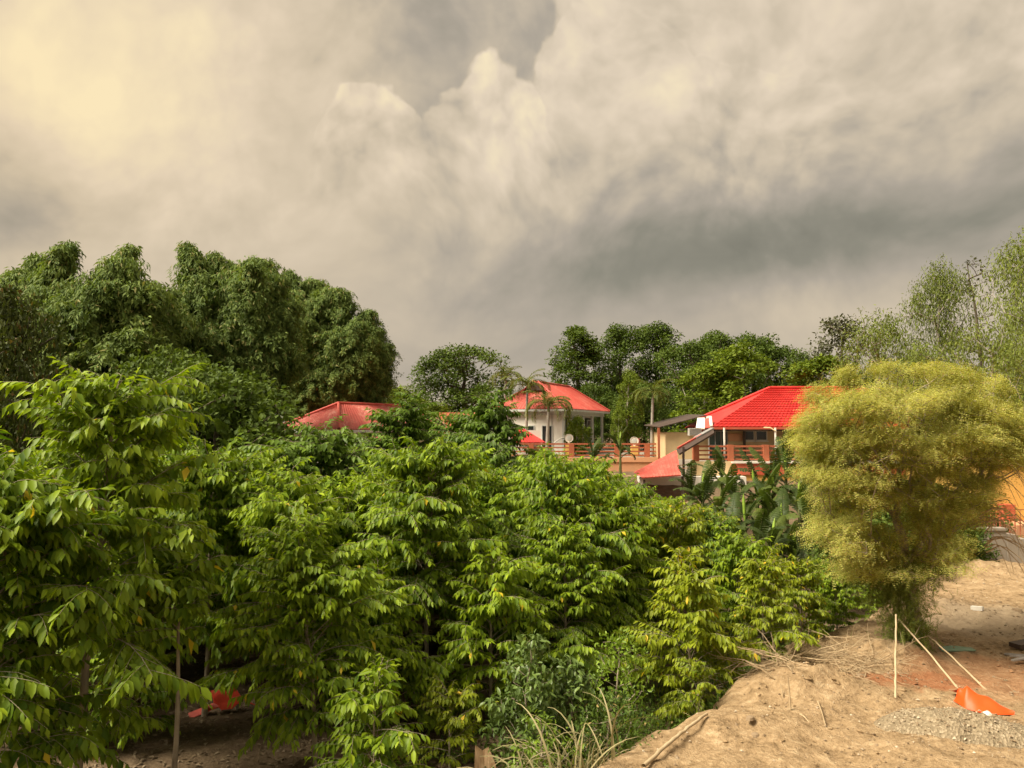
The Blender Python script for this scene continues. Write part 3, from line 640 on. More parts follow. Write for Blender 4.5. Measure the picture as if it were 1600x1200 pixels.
def window(parent, W, a0, a1, z0, z1, frame='white', glass='glass', name='window', mull=1, sill=True, grid=0):
    f = MB(); t = .06
    wbox(f, W, a0-t, a0, -.03, .07, z0-t, z1+t); wbox(f, W, a1, a1+t, -.03, .07, z0-t, z1+t)
    wbox(f, W, a0, a1, -.03, .068, z1, z1+t); wbox(f, W, a0, a1, -.03, .068, z0-t, z0)
    for i in range(mull):
        x = a0+(a1-a0)*(i+1)/(mull+1); wbox(f, W, x-.025, x+.025, .012, .06, z0, z1)
    for i in range(grid):
        z = z0+(z1-z0)*(i+1)/(grid+1); wbox(f, W, a0, a1, .016, .05, z-.02, z+.02)
    fo = f.build(name, M[frame], parent)
    for i in range(mull+1):
        xa = a0+(a1-a0)*i/(mull+1); xb = a0+(a1-a0)*(i+1)/(mull+1); g = MB(); wbox(g, W, xa+.003, xb-.003, -.02, .02, z0+.002, z1-.002); g.build('pane', M[glass], fo)
    if sill: s_ = MB(); wbox(s_, W, a0-.12, a1+.12, .02, .14, z0-.13, z0-.062); s_.build('sill', M[frame], fo)
    return fo

# ------------------------------------------------------------------ white house with long red hip roof (middle)
cA = np.array([3.84, 58.0]); uu = np.array([.387, .922]); uu /= np.linalg.norm(uu); ww = np.array([-uu[1], uu[0]])
e = empty('white_house', (0, 0, 0), label='tall white house with bright red hip roof and columned dark porch behind the terrace', cat='house')
corner = cA-uu*.5-ww*.5
hip_roof(e, corner, uu, ww, 11.6, 6.2, 6.52, 8.65, M['roof_red'], 2.0, nrib=46, amp=.025)
W1 = wall_frame(cA, uu); W2 = wall_frame(cA+ww*5.2, -ww)
b = MB(); wbox(b, W2, 0, 5.2, -.2, 0, 2.0, 6.40); wbox(b, W1, 0, 10.6, -1.0, -.8, 2.0, 6.40); b.build('wall', M['white'], e)
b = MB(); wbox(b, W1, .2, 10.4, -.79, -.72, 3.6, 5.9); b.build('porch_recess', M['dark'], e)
b = MB(); wbox(b, W1, -.1, 10.7, -2.9, .12, 6.05, 6.41); b.build('beam', M['offwhite'], e)
b = MB(); wbox(b, W1, -.1, 10.7, -2.9, .15, 2.6, 3.1); b.build('porch_floor', M['offwhite'], e)
for a_ in (.15, 2.5, 5.0, 7.5, 10.4):
    b = MB(); wbox(b, W1, a_-.16, a_+.16, -.10, .05, 3.1, 6.05); b.build('column', M['offwhite'], e)
for a_ in (1.3, 3.75, 6.25, 8.9):
    window(e, wall_frame(cA+ww*.68, uu), a_-.7, a_+.7, 3.7, 5.7, 'offwhite', 'glass', mull=1)
for a_ in (2.1, 3.55): window(e, W2, a_, a_+.75, 3.3, 5.2, 'offwhite', 'glass', mull=0)
b = MB(); g0 = W2(1.7, .9, 0)[:2]
# gablet vent on the end of the ridge
A_ = np.array([*(corner+ww*3.1+uu*1.15), 8.28]); v_ = np.array([*ww, 0.])
vb = MB(); vb.slab([A_-v_*.75+UP*-.32, A_+v_*.75+UP*-.32, A_+UP*.42], .08); vb.build('gable_vent', M['darkwood'], e)
vb = MB(); U3 = np.array([*uu, 0.]); vb.slab([A_-v_*.95-U3*.25-UP*.42, A_-U3*.25+UP*.52, A_+U3*1.0+UP*.45, A_-v_*.95+U3*1.0-UP*.1], .05); vb.slab([A_+v_*.95-U3*.25-UP*.42, A_-U3*.25+UP*.52, A_+U3*1.0+UP*.45, A_+v_*.95+U3*1.0-UP*.1], .05); vb.build('gablet_roof', M['roof_red'], e)
# small red porch roof at its foot, a building of its own
e = empty('entrance_canopy', (0, 0, 0), label='small low red pitched roof at the foot of the white house wall', cat='canopy')
pA = P(846, 690, 55.5); pB = P(800, 690, 55.5)
m1 = MB(); c_ = [(pB[0], 55.2, 4.05), (pA[0]+.3, 55.2, 4.05), (pA[0]-1.2, 57.0, 5.0), (pB[0], 57.0, 5.0)]; rib_face(m1, c_, 12, .02); m1.slab([(pA[0]+.3, 55.2, 4.03), (pA[0]+.3, 58.2, 4.03), (pA[0]-1.2, 57.0, 4.99)], .05); m1.build('roof', M['roof_tile'], e)
for x_ in (pB[0]+.3, pA[0]-.1): MB().box(x_-.07, x_+.07, 55.4, 55.54, 2.9, 4.0).build('post', M['offwhite'], e)
MB().box(pB[0], pA[0], 56.8, 56.95, 2.9, 4.9).build('wall', M['white'], e)

# ------------------------------------------------------------------ left house, faded red hip roof
a0 = np.array([-10.4, 46.6]); dl = np.array([-4.6, 3.0]); dl /= np.linalg.norm(dl); dd = np.array([-dl[1], dl[0]]); dd = dd if dd[1] > 0 else -dd
e = empty('faded_roof_house', (0, 0, 0), label='low white house with faded red hip roof beside the bamboo', cat='house')
hip_roof(e, a0, dd, dl, 12.0, 5.9, 4.98, 6.66, M['roof_old'], 2.8, nrib=40, amp=.025, capm=M['roof_red'])
i0 = a0+dd*.6+dl*.6; WL = wall_frame(i0, dd); WF = wall_frame(i0+dl*4.7, -dl)
b = MB(); wbox(b, WL, 0, 10.8, -.2, 0, 1.5, 4.86); wbox(b, WF, 0, 4.7, -.2, 0, 1.5, 4.86); b.build('wall', M['white'], e)
for a_ in (.9, 3.0): window(e, WL, a_, a_+1.0, 2.9, 4.0, 'offwhite', 'glass', mull=1)
window(e, WF, 1.2, 2.6, 2.9, 4.1, 'offwhite', 'glass')
b = MB(); o_ = lambda a, bb, z: WL(a, bb, z); b.slab([o_(2.0, 1.4, 4.35), o_(7.0, 1.4, 4.35), o_(7.0, .02, 4.78), o_(2.0, .02, 4.78)], .06); b.build('porch_roof', M['roof_old'], e)
b = MB(); wbox(b, WL, 4.6, 6.2, .005, .03, 2.3, 4.2); b.build('doorway', M['dark'], e)
for a_ in (2.1, 6.9): b = MB(); wbox(b, WL, a_-.06, a_+.06, 1.2, 1.32, 1.5, 4.33); b.build('porch_post', M['darkwood'], e)
# rust roof house behind
e = empty('rust_roof_house', (0, 0, 0), label='small house with rust orange ribbed roof half hidden between orchard trees', cat='house')
q0 = P(684, 684, 52); q1 = P(748, 684, 52)
m1 = MB(); rib_face(m1, [(q0[0], 52, q0[2]), (q1[0], 52, q1[2]), (q1[0]+.2, 55, q1[2]+1.75), (q0[0]-.2, 55, q0[2]+1.75)], 14, .035); rib_face(m1, [(q1[0], 58, q0[2]), (q0[0], 58, q1[2]), (q0[0]-.2, 55, q1[2]+1.75), (q1[0]+.2, 55, q0[2]+1.75)], 14, .035); m1.build('roof', M['roof_rust'], e)
MB().box(q0[0]+.2, q1[0]-.2, 52.5, 57.5, 1.2, q0[2]-.02).build('wall', M['beige'], e)
MB().bar((q0[0], 51.98, q0[2]-.1), (q1[0], 51.98, q0[2]-.1), .06, .2).build('fascia', M['peach'], e)
# grey board shed and pole lamp
p0 = P(412, 690, 45); p1 = P(434, 690, 45); zt = P(424, 655, 45)[2]
e = empty('board_shed', (0, 0, 0), label='weathered grey board shed left of the faded red roof', cat='shed')
nb = 7
for i in range(nb):
    xa = p0[0]+(p1[0]-p0[0])*i/nb; xb = p0[0]+(p1[0]-p0[0])*(i+1)/nb; MB().box(xa+.008, xb-.008, 45-.02*(i % 2), 45.05, 1.2, zt-.35).build('board', M['shed'], e)
MB().box(p0[0]+.02, p1[0]-.02, 45.06, 46.4, 1.2, zt-.35).build('wall', M['shed'], e)
m1 = MB(); m1.slab([(p0[0]-.1, 44.7, zt-.36), (p1[0]+.1, 44.7, zt-.36), (p1[0]+.1, 46.5, zt+.05), (p0[0]-.1, 46.5, zt+.05)], .04); m1.build('roof', M['greymetal'], e)
pl = P(434.5, 690, 44); zt = P(434, 641, 44)[2]
e = empty('pole_lamp', (pl[0], 44, 1.0), label='thin white pole with a short side arm beside the grey shed', cat='pole')
MB().tube([(0, 0, 0), (0, 0, zt-1.0)], .035, 8).build('pole', M['white'], e); MB().tube([(0, 0, zt-1.05), (-.5, 0, zt-1.04)], .02, 6).build('arm', M['white'], e)

# ------------------------------------------------------------------ terrace platform, its coping, and the yellow lower storey
TF = 3.05                                    # terrace floor
e = empty('terrace', (0, 0, 0), label='raised house terrace with peach and red edge band above a white and yellow wall', cat='terrace')
XL, XM, XR = P(700, 700, 53)[0], P(1082, 720, 45.5)[0], 27.0
MB().box(XL, XM-.01, 53, 80, 1.4, TF-.02).build('floor', M['concrete'], e)
MB().box(XM, XR, 46, 80, 1.2, TF).build('floor', M['concrete'], e)
MB().box(XL, XM-.02, 52.9, 52.995, 1.4, TF-.32).build('wall', M['peach'], e)
MB().box(XL, XM-.02, 52.82, 52.99, TF-.31, TF+.02).build('edge_band', M['peach'], e)
xs_ = P(1141, 720, 46)[0]
MB().box(XM, xs_, 45.80, 45.99, 2.25, TF+.03).build('wall', M['beige'], e)
MB().box(xs_+.005, XR, 45.70, 45.99, TF-.75, TF-.08).build('edge_band', M['redband'], e)
MB().box(xs_+.005, XR, 45.60, 45.995, TF-.075, TF+.02).build('coping', M['white'], e)
MB().box(xs_+.005, XR, 45.8, 45.98, 1.0, TF-.76).build('wall', M['yellow'], e)
MB().box(XM-3.2, xs_+.6, 44.9, 45.78, -.5, 2.24).build('retaining_wall', M['white'], e)
def railing(name, x0, x1, y, xp, z0, label, hpost=1.0):
    r = empty(name, (0, 0, 0), label=label, cat='railing', group='red brown timber terrace railings')
    for x in xp: MB().box(x-.17, x+.17, y-.17, y+.17, z0, z0+hpost).build('post', M['rail'], r)
    ed = [x0]+list(xp)+[x1]
    for a_, b_ in zip(ed[:-1], ed[1:]):
        if b_-a_ < .5: continue
        a2 = a_+(.171 if a_ in xp else 0); b2 = b_-(.171 if b_ in xp else 0)
        for k, z in enumerate((.14, .40, .66, .90)): MB().box(a2, b2, y-.06, y+.06, z0+z-.045, z0+z+.045+(.02 if k == 3 else 0)).build('rail', M['rail'], r)
    return r
xp = [P(x, 710, 46.2)[0] for x in (1087, 1141, 1196, 1251, 1308, 1366)]
railing('terrace_railing', xp[0]-.17, XR, 46.2, xp, TF, 'red brown timber railing along the edge of the beige house terrace')
xp = [P(x, 705, 53.3)[0] for x in (765, 830, 893, 964, 1011, 1058)]
railing('terrace_railing', XL+.2, XM-.2, 53.3, xp, TF, 'lower timber railing running left from the stair roof to the white house', .95)

# ------------------------------------------------------------------ beige house with bright red tiled roof
e = empty('beige_house', (0, 0, 0), label='beige boarded house under a bright red tiled hip roof on the terrace', cat='house')
FX0 = P(1112, 668, 47.2)[0]; EY = 47.2; EZ = P(1112, 667, 47.2)[2]; RZ = P(1203, 607, 52)[2]; rx = P(1203, 607, 52)[0]; RX1 = FX0+14.5
Lb = np.array([P(1093, 650, 52.6)[0], 52.6, EZ+.55])
Af, Bf = np.array([FX0, EY, EZ]), np.array([RX1, EY, EZ]); r0 = np.array([rx, 52, RZ]); r1 = np.array([RX1-3.2, 52, RZ])
m1 = MB(); rib_face(m1, (Af, Bf, r1, r0), 52, .035, 16, .045)
Lk = np.array([Lb[0], 57.0, EZ]); Rk = np.array([RX1, 57., EZ])
ml = np.array([FX0-.35, 49.0, EZ+.45])
rib_face(m1, (Rk, Lk, r0, r1), 30, .03); rib_face(m1, (Bf, Rk, r1, r1), 20, .03, 16, .045); m1.slab([Lb, Af, r0], .04); m1.slab([Lk, Lb, r0], .04)
ro = m1.build('roof', M['roof_tile'], e)
for a_, b_ in ((Lb, r0), (r0, r1), (r1, Bf)): MB().tube([a_+UP*.06, b_+UP*.06], .11, 8).build('ridge_cap', M['roof_tile'], ro, True)
for k in range(1): MB().bar(Af+np.array([0, -.07, -.08]), Bf+np.array([0, -.07, -.08]), .1, .14).build('gutter', M['redband'], e)
g_ = MB(); g_.bar(Lb+np.array([.1, -.3, .0]), (FX0+.15, 48.3, EZ+.62), .12, .14); g_.bar((FX0+.2, 48.3, EZ+.62), (FX0-.05, EY-.1, EZ+.02), .16, .14); g_.build('gutter', M['white'], e)
MB().slab([(FX0-.75, EY+.9, EZ-.05), (FX0-.28, EY+.6, EZ-.10), (FX0-.05, 48.6, EZ+.58), (FX0-.45, 48.9, EZ+.58)], .08).build('barge_board', M['white'], e)
MB().slab([(FX0-.27, EY+.6, EZ-.05), (FX0+.2, EY+.3, EZ-.02), (FX0+.2, 48.4, EZ+.52), (FX0-.05, 48.62, EZ+.52)], .06).build('side_flashing', M['roof_red'], e)
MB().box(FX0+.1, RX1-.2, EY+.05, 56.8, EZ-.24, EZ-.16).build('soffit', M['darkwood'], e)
WY = 49.6
bh = .23; z = TF; k = 0
while z < EZ-.26:
    z2 = min(z+bh, EZ-.25); MB().box(FX0+1.2, RX1-.4, WY-.012*(k % 2), WY+.15, z+.006, z2-.006).build('board', M['beige'], e); z = z2; k += 1
MB().box(FX0+1.2, RX1-.4, WY+.02, 56.5, TF, EZ-.25).build('wall', M['beige'], e)
WW = wall_frame((0, WY-.02), (1, 0))
xq = lambda px: P(px, 680, WY)[0]
window(e, WW, xq(1163), xq(1177), P(0, 687, WY)[2], P(0, 674, WY)[2], 'white', 'glass', mull=0)
window(e, WW, xq(1181.5), xq(1197), P(0, 687, WY)[2], P(0, 674, WY)[2], 'white', 'glass', mull=0)
window(e, WW, xq(1226), xq(1240), TF+.1, TF+2.0, 'white', 'glass', mull=0, sill=False, name='door')
window(e, WW, xq(1108), xq(1135), TF+.05, EZ-.3, 'greymetal', 'green_glass', mull=2, sill=False, name='sliding_door', grid=1)
MB().box(xq(1161)-.09, xq(1161)+.05, WY-.4, WY-.26, TF, EZ-.26).build('post', M['darkwood'], e)
xw = P(1138, 680, WY-.1)[0]; MB().box(xw, xw+.9, WY-.10, WY-.04, EZ-.9, EZ-.42).build('notice_board', M['peach'], e)
for px, yy in ((1132, 46.6), (1212, 46.6)): x_ = P(px, 690, yy)[0]; MB().tube([(x_, yy, TF), (x_, yy, EZ-.05)], .065, 8).build('post', M['white'], e)
x_ = P(1210, 672, 46.5)[0]; MB().tube([(x_-.5, 46.9, EZ-.04), (x_-.2, 46.6, EZ-.05), (x_+.05, 46.5, EZ-.25)], .04, 6).build('downpipe', M['beige'], e)
# left annex of the beige house
AX0, AX1 = P(1040, 690, 50)[0], FX0+1.19; za = P(1040, 670, 50)[2]
MB().box(AX0, AX1, 50, 55, TF, EZ-.35).build('annex_wall', M['beige'], e)
MB().slab([(AX0-.5, 49.5, P(1022, 667, 49.5)[2]), (AX1-.9, 49.5, EZ+.78), (AX1-.9, 55.2, EZ+.92), (AX0-.5, 55.2, P(1022, 667, 49.5)[2]+.14)], .05).build('annex_roof', M['darkwood'], e)
MB().slab([(AX0+1.9, 49.9, EZ-.28), (AX1-.8, 49.9, EZ-.3), (AX1-.8, 49.98, EZ+.26), (AX0+1.9, 49.98, EZ+.02)], .05).build('gable_panel', M['redband'], e)
for s_ in (0, 1): MB().bar((AX0+2.0+1.2*s_, 49.8, EZ-.24), (AX0+3.4-.9*s_, 49.8, EZ+.14), .09).build('truss', M['redband'], e)
x_ = P(1029.5, 690, 49.7)[0]; MB().box(x_-.07, x_+.07, 49.65, 49.8, TF, P(1022, 667, 49.7)[2]-.05).build('annex_post', M['rail'], e)
xa = P(1086, 674, 49.6)[0]; ac = MB().box(xa-.42, xa+.42, 49.60, 49.97, EZ-.55, EZ-.08).build('air_conditioner', M['white'], e)
for k in range(6): MB().box(xa-.36, xa+.36, 49.57, 49.598, EZ-.50+.07*k, EZ-.46+.07*k).build('louvre', M['greymetal'], ac)
# stair roof sloping down to the left in front of the terrace
e = empty('stair_roof', (0, 0, 0), label='sloping red sheet roof over the stairs in front of the terrace railing', cat='roof')
Q = lambda px, py, y: P(px, py, y)
t1, t2 = Q(1057, 703, 45.4), Q(990, 738, 45.0); b1, b2 = Q(1064, 742, 42.4), Q(1003, 746, 42.4)
m1 = MB(); rib_face(m1, (b2, b1, t1, t2), 12, .015, thick=.07); m1.build('roof_sheet', M['roof_red'], e)
MB().slab([Q(1057, 702, 45.45), Q(1114, 670, 46.9), Q(1116, 676, 46.2), Q(1061, 709, 45.0)], .10).build('upper_sheet', M['darkwood'], e)
MB().bar(Q(1059, 700.5, 45.45), Q(1096, 679.5, 46.4), .1, .12).build('flashing', M['roof_red'], e); MB().bar(Q(1086, 684.5, 46.2), Q(1113, 669.5, 46.9), .3, .10).build('flashing', M['greymetal'], e)
for px, y_, zt_ in ((1068, 45.2, 3.95), (1066, 42.8, 2.4), (1006, 42.8, 2.2)):
    q = Q(px, 720, y_); MB().box(q[0]-.06, q[0]+.06, y_-.06, y_+.06, -.3, zt_).build('post', M['darkwood'], e)
zb = [Q(1070, y, 45.2)[2] for y in (726, 733)]
for k, zq in enumerate(zb): MB().bar((Q(1030, 730, 44.6)[0], 44.6, zq), (Q(1084, 730, 44.6)[0], 44.6, zq+.12*k), .04).build('handrail', M['peach'], e)

# ------------------------------------------------------------------ yellow building, concrete wall and steps at the right edge
e = empty('yellow_building', (0, 0, 0), label='bright yellow wall behind the black bar railing at the right edge', cat='building')
yx = P(1548, 780, 33)[0]
MB().box(yx, yx+14, 33.0, 40, .6, 3.4).build('wall', M['yellow'], e)
MB().box(yx-.1, yx+14, 32.9, 40, 3.41, 3.6).build('eave', M['peach'], e)
MB().box(yx+.25, yx+.75, 32.55, 32.98, 1.0, P(1560, 788, 32.7)[2]).build('pier', M['redband'], e)
MB().box(yx-.1, yx+14, 31.2, 32.99, .5, 1.15).build('plinth', M['peach'], e)
e = empty('concrete_wall', (0, 0, 0), label='grey stained concrete retaining wall with steps beside the yellow building', cat='wall')
wx0 = P(1519, 860, 29)[0]; ztop = P(1540, 829, 29)[2]; wx1 = P(1572, 830, 29)[0]
MB().box(wx0, wx1, 29.0, 29.35, -.6, ztop).build('wall_panel', M['concrete'], e)
MB().box(wx0-.04, wx1+.03, 28.94, 29.4, ztop+.003, ztop+.09).build('coping', M['concrete'], e)
MB().box(wx0-2.6, wx0-.01, 29.3, 29.6, -.6, ztop-.1).build('wall_panel', M['concrete'], e)
for i in range(6): MB().box(wx1+.01+i*.42, wx1+.42+i*.42, 28.98, 31.1, -.6, ztop-.16*(i+1)).build('step', M['concrete'], e)
MB().box(wx0, wx1, 29.36, 31.19, -.6, ztop-.02).build('landing', M['concrete'], e)
e = empty('bar_railing', (0, 0, 0), label='thin rusty bar railing on the concrete wall by the yellow building', cat='railing')
zr_ = P(1560, 801, 29.5)[2]
MB().bar((wx0, 29.5, zr_), (wx1+.1, 29.5, zr_), .035).build('rail', M['rail'], e); MB().bar((wx1+.1, 29.5, zr_), (wx1+2.6, 29.5, zr_-.9), .035).build('rail', M['rail'], e); MB().bar((wx1+.1, 29.5, zr_), (wx1+.1, 29.5, ztop), .05).build('post', M['rail'], e)
MB().bar((wx1+.1, 31.0, zr_-.02), (wx1+2.8, 31.0, zr_-.05), .035).build('rail', M['rail'], e)
for i in range(12): x_ = wx0+.06+i*(wx1-wx0)/12; MB().bar((x_, 29.5, ztop+.05), (x_, 29.5, zr_), .016).build('bar', M['rail'], e)
for i in range(12): x_ = wx1+.25+i*.2; MB().bar((x_, 29.5, ztop-.3-.07*i), (x_, 29.5, zr_-.05-.072*i), .016).build('bar', M['rail'], e)
for i in range(12): x_ = wx1+.25+i*.2; MB().bar((x_, 31.0, ztop-.3), (x_, 31.0, zr_-.03), .016).build('bar', M['rail'], e)
# yellow marker post with dark rust patches and a short hose
def marker(t):
    n = t.noise(opos(t), 7, 3, .6); return princ(t, t.ramp(n, [(.50, (.75, .36, .04)), (.58, (.10, .06, .03))], 'LINEAR'), .6, .3)
M['marker'] = mat('stained_yellow', marker)
q = P(1519, 880, 28.4); e = empty('yellow_post', (q[0], 28.4, gz1(q[0], 28.4)-.1), label='orange yellow post with dark stains against the concrete wall', cat='post')
hh = P(1519, 828, 28.4)[2]-e.location[2]; MB().tube([(0, 0, 0), (.03, 0, hh*.5), (0, 0, hh)], [.12, .10, .11], 10).build('shaft', M['marker'], e, True); MB().lathe([(0, hh+.03), (.08, hh+.03), (.12, hh-.02), (.1, hh-.03)], 10).build('cap', M['darkwood'], e)
q = P(1524, 864, 28.2); q2 = P(1552, 868, 28.2)
e = MB().tube([q, q+np.array([.12, 0, .02]), (q+q2)/2+UP*.06, q2, q2+np.array([.15, 0, -.18]), q2+np.array([.35, -.1, -.35])], [.03, .03, .03, .028, .025, .02], 8).build('hose', M['darkwood'], None, True, label='short dark hose sticking out beside the stained yellow post', cat='hose')
# round white disc ornaments on yellow blocks, a white awning on the terrace
for px, py, lab in ((889, 684.5, 'round white disc ornament on a yellow block beside the round bush'), (991, 689, 'round white disc ornament behind the railing left of the slender palm')):
    q = P(px, py, 55); e = empty('disc_ornament', (q[0], 55, TF), label=lab, cat='ornament', group='round white disc ornaments')
    hz = q[2]-TF; MB().box(-.25, .25, -.2, .2, 0, hz-.36).build('block', M['yellow'], e); MB().tube([(0, -.02, hz-.36), (0, -.02, hz-.2)], .05, 6).build('stem', M['white'], e)
    d_ = MB().lathe([(0, .02), (.24, .02), (.26, .04), (.30, .05), (.30, -.03), (0, -.03)], 20).build('disc', M['white'], e, loc=(0, 0, hz), rot=(pi/2, 0, 0)); MB().lathe([(.0, .055), (.17, .05), (.18, .03)], 16).build('inner_disc', M['offwhite'], d_)
q = P(876, 688, 55.5); e = empty('white_awning', (q[0], 55.5, TF), label='small white curved awning beside the round bush on the terrace', cat='awning')
hz = q[2]-TF; a_ = np.linspace(0, 1, 8); m1 = MB(); V = []
for t_ in a_: V += [(-.6+1.15*t_, -.5, hz-.28+.55*sin(t_*1.7)), (-.6+1.15*t_, .6, hz-.28+.55*sin(t_*1.7))]
m1.add(V, [(2*i, 2*i+2, 2*i+3, 2*i+1) for i in range(7)]); m1.add([(x, y, z-.05) for x, y, z in V], [(2*i, 2*i+1, 2*i+3, 2*i+2) for i in range(7)]); m1.build('canvas', M['white'], e)
for x_ in (-.5, .5): MB().box(x_-.03, x_+.03, -.4, -.34, 0, hz-.1).build('leg', M['white'], e)
q = P(1013, 686, 56); e = empty('red_planter', (q[0]-.9, 56, TF), label='small coral red rounded planter behind the railing by the palm', cat='planter')
MB().lathe([(0, 0), (.22, 0), (.30, .5), (.34, 1.0), (.25, 1.25), (0, 1.3)], 12).build('pot', M['roof_old'], e, True)
# ------------------------------------------------------------------ orchard
KINDS = {'tall': [orchard_tree(s, 6.0, .26, 1.65, 116) for s in (101, 102, 103)],
         'mid': [orchard_tree(s, 4.7, .22, 1.55, 102) for s in (111, 112, 113, 114)],
         'small': [orchard_tree(s, 3.2, .10, 1.25, 70) for s in (121, 122)],
         'bare': [orchard_tree(151, 5.4, .40, 1.65, 96), orchard_tree(152, 6.0, .26, 1.6, 112)],
         'sapling': [orchard_tree(131, 3.4, .70, .95, 20)],
         'bush': [orchard_tree(141, 2.3, .12, 1.0, 34), orchard_tree(142, 2.0, .1, .9, 26)]}
for kl in KINDS.values():
    for kd in kl:
        kd['m_trunk'] = kd['trunk'].me('trunk', M['bark'], True); kd['m_wood'] = kd['wood'].me('branches', M['bark'], True); kd['m_crown'] = {}
LEAF_ME = {}
def orchard(kind, var, loc, H, rz, label, group, leafm='leaf', hero=False, name='orchard_tree', lean=None, wide=1.0):
    kd = KINDS[kind][var % len(KINDS[kind])]; k = H/kd['H']; e = empty(name, loc, rz, label=label, cat='tree', group=group)
    if lean is not None: e.rotation_euler = (lean[0], lean[1], rz)
    sc3 = (k*wide, k*wide, k); obj('trunk', kd['m_trunk'], e, scale=sc3); obj('branches', kd['m_wood'], e, scale=sc3)
    L = kd['L']
    if not hero:
        if leafm not in kd['m_crown']: kd['m_crown'][leafm] = crown_mesh('crown', L, M[leafm])
        o = obj('crown', kd['m_crown'][leafm], e, scale=sc3, kind='stuff'); return e
    # near tree: the 300 leaves nearest the viewer are leaves of their own, the others stay joined
    c, s_ = cos(rz), sin(rz); wx = loc[0]+k*(c*L['pos'][:, 0]-s_*L['pos'][:, 1]); wy = loc[1]+k*(s_*L['pos'][:, 0]+c*L['pos'][:, 1]); wz = loc[2]+k*L['pos'][:, 2]
    dist = np.sqrt(wx**2+wy**2+(wz-5)**2); pxx = 800+FPX*wx/wy; pyy = 670-FPX*(wz-5)/wy; dist = dist+((pxx < 5) | (pxx > 1595) | (pyy > 1195))*50
    pick = np.argsort(dist)[:290]; keep = np.ones(len(dist), bool); keep[pick] = False
    o = obj('crown', crown_mesh('crown', L, M[leafm], keep), e, scale=k, kind='stuff')
    fr = frames(L['d'][pick], L['n'][pick])
    from mathutils import Matrix
    for i, q in enumerate(pick):
        wv = int(L['which'][q]); key = (leafm, wv)
        if key not in LEAF_ME: LEAF_ME[key] = mesh('leaf', LEAF[wv][0], LEAF[wv][1], M[leafm], True)
        lo = bpy.data.objects.new('leaf', LEAF_ME[key]); C.objects.link(lo); lo.parent = o
        m4 = np.eye(4); m4[:3, :3] = fr[i]*L['size'][q]; m4[:3, 3] = L['pos'][q]; lo.matrix_basis = Matrix(m4.tolist()); lo.color = (1, 1, 1, 1-float(L['tone'][q])*.9)
    return e
rng = R(7)
HAND = [  # kind, variant, base px, depth, top py, label, leaf, hero
 ('bare', 1, 135, 11.9, 578, 'tallest bright green orchard tree at far left, its top against the bamboo', 'leaf', True),
 ('mid', 0, -12, 10.6, 700, 'orchard tree cut by the left edge with drooping branches', 'leaf', True),
 ('sapling', 0, 287, 12.6, 868, 'slim sapling with long bare pale trunk and small drooping crown', 'leaf', True),
 ('bare', 0, 330, 16.0, 690, 'full orchard tree right behind the slim bare-trunked sapling', 'leaf', False),
 ('mid', 2, 505, 13.4, 800, 'orchard tree with leaning trunk right of the red plastic sheet', 'leaf', True),
 ('bare', 0, 672, 17.0, 688, 'orchard tree in the middle with straight bare trunk showing below its crown', 'leaf', True),
 ('mid', 0, 505, 24.0, 664, 'orchard tree standing right in front of the faded red roof', 'leaf_deep', False),
 ('tall', 2, 640, 28.0, 622, 'dark orchard tree between the faded red roof and the rust roof', 'leaf_deep', False),
 ('mid', 1, 885, 16.6, 812, 'round orchard tree in front row below the white house', 'leaf', True),
 ('mid', 2, 765, 21.0, 728, 'orchard tree behind the straight-trunked one, below the rust roof', 'leaf', False),
 ('mid', 1, 765, 30.0, 612, 'round dense tree rising high in front of the white house wall', 'leaf_deep', False),
 ('small', 0, 600, 15.0, 880, 'low orchard tree filling in left of the straight bare trunk', 'leaf', False),
 ('small', 1, 768, 15.8, 862, 'low orchard tree filling in right of the straight bare trunk', 'leaf', False),
 ('mid', 3, 712, 33.0, 645, 'orchard tree covering most of the rust roof', 'leaf_deep', False),
 ('mid', 0, 975, 22.0, 752, 'orchard tree below the red stair roof', 'leaf', False),
 ('small', 0, 1075, 16.2, 868, 'yellowish orchard tree above the small wilted sapling', 'leaf_warm', True),
 ('small', 1, 1185, 17.6, 872, 'yellow green orchard tree beside the brush pile', 'leaf_warm', True),
 ('small', 0, 1300, 20.3, 878, 'orchard tree with long comb-like branches next to the feathery yellow tree', 'leaf', False),
 ('small', 1, 1245, 19.3, 872, 'low orchard tree between the yellow green tree and the comb-branched one', 'leaf_warm', False),
 ('bush', 0, 1352, 21.8, 915, 'lowest orchard tree touching the feathery tree on its left', 'leaf', False),
 ('bush', 0, 590, 11.9, 1040, 'low young orchard tree at the bottom, right of the leaning trunk', 'leaf', True),
 ('bush', 1, 705, 13.6, 1062, 'small low orchard shoot with yellow leaves near the bare sand spot', 'leaf_warm', False),
 ('small', 1, 205, 14.4, 880, 'low orchard tree between the far left tree and the slim sapling', 'leaf', False),
 ('bare', 0, 160, 17.5, 740, 'orchard tree filling the gap behind the tallest far left tree', 'leaf', False),
 ('mid', 2, 20, 15.0, 730, 'orchard tree behind the one cut by the left edge', 'leaf', False),
 ('mid', 1, 430, 18.5, 740, 'orchard tree deep behind the red plastic sheet', 'leaf', False),
 ('mid', 0, 575, 19.5, 735, 'orchard tree between the leaning trunk and the straight bare trunk', 'leaf', False)]
taken = []
GR = 'young orchard trees with hanging leaves'
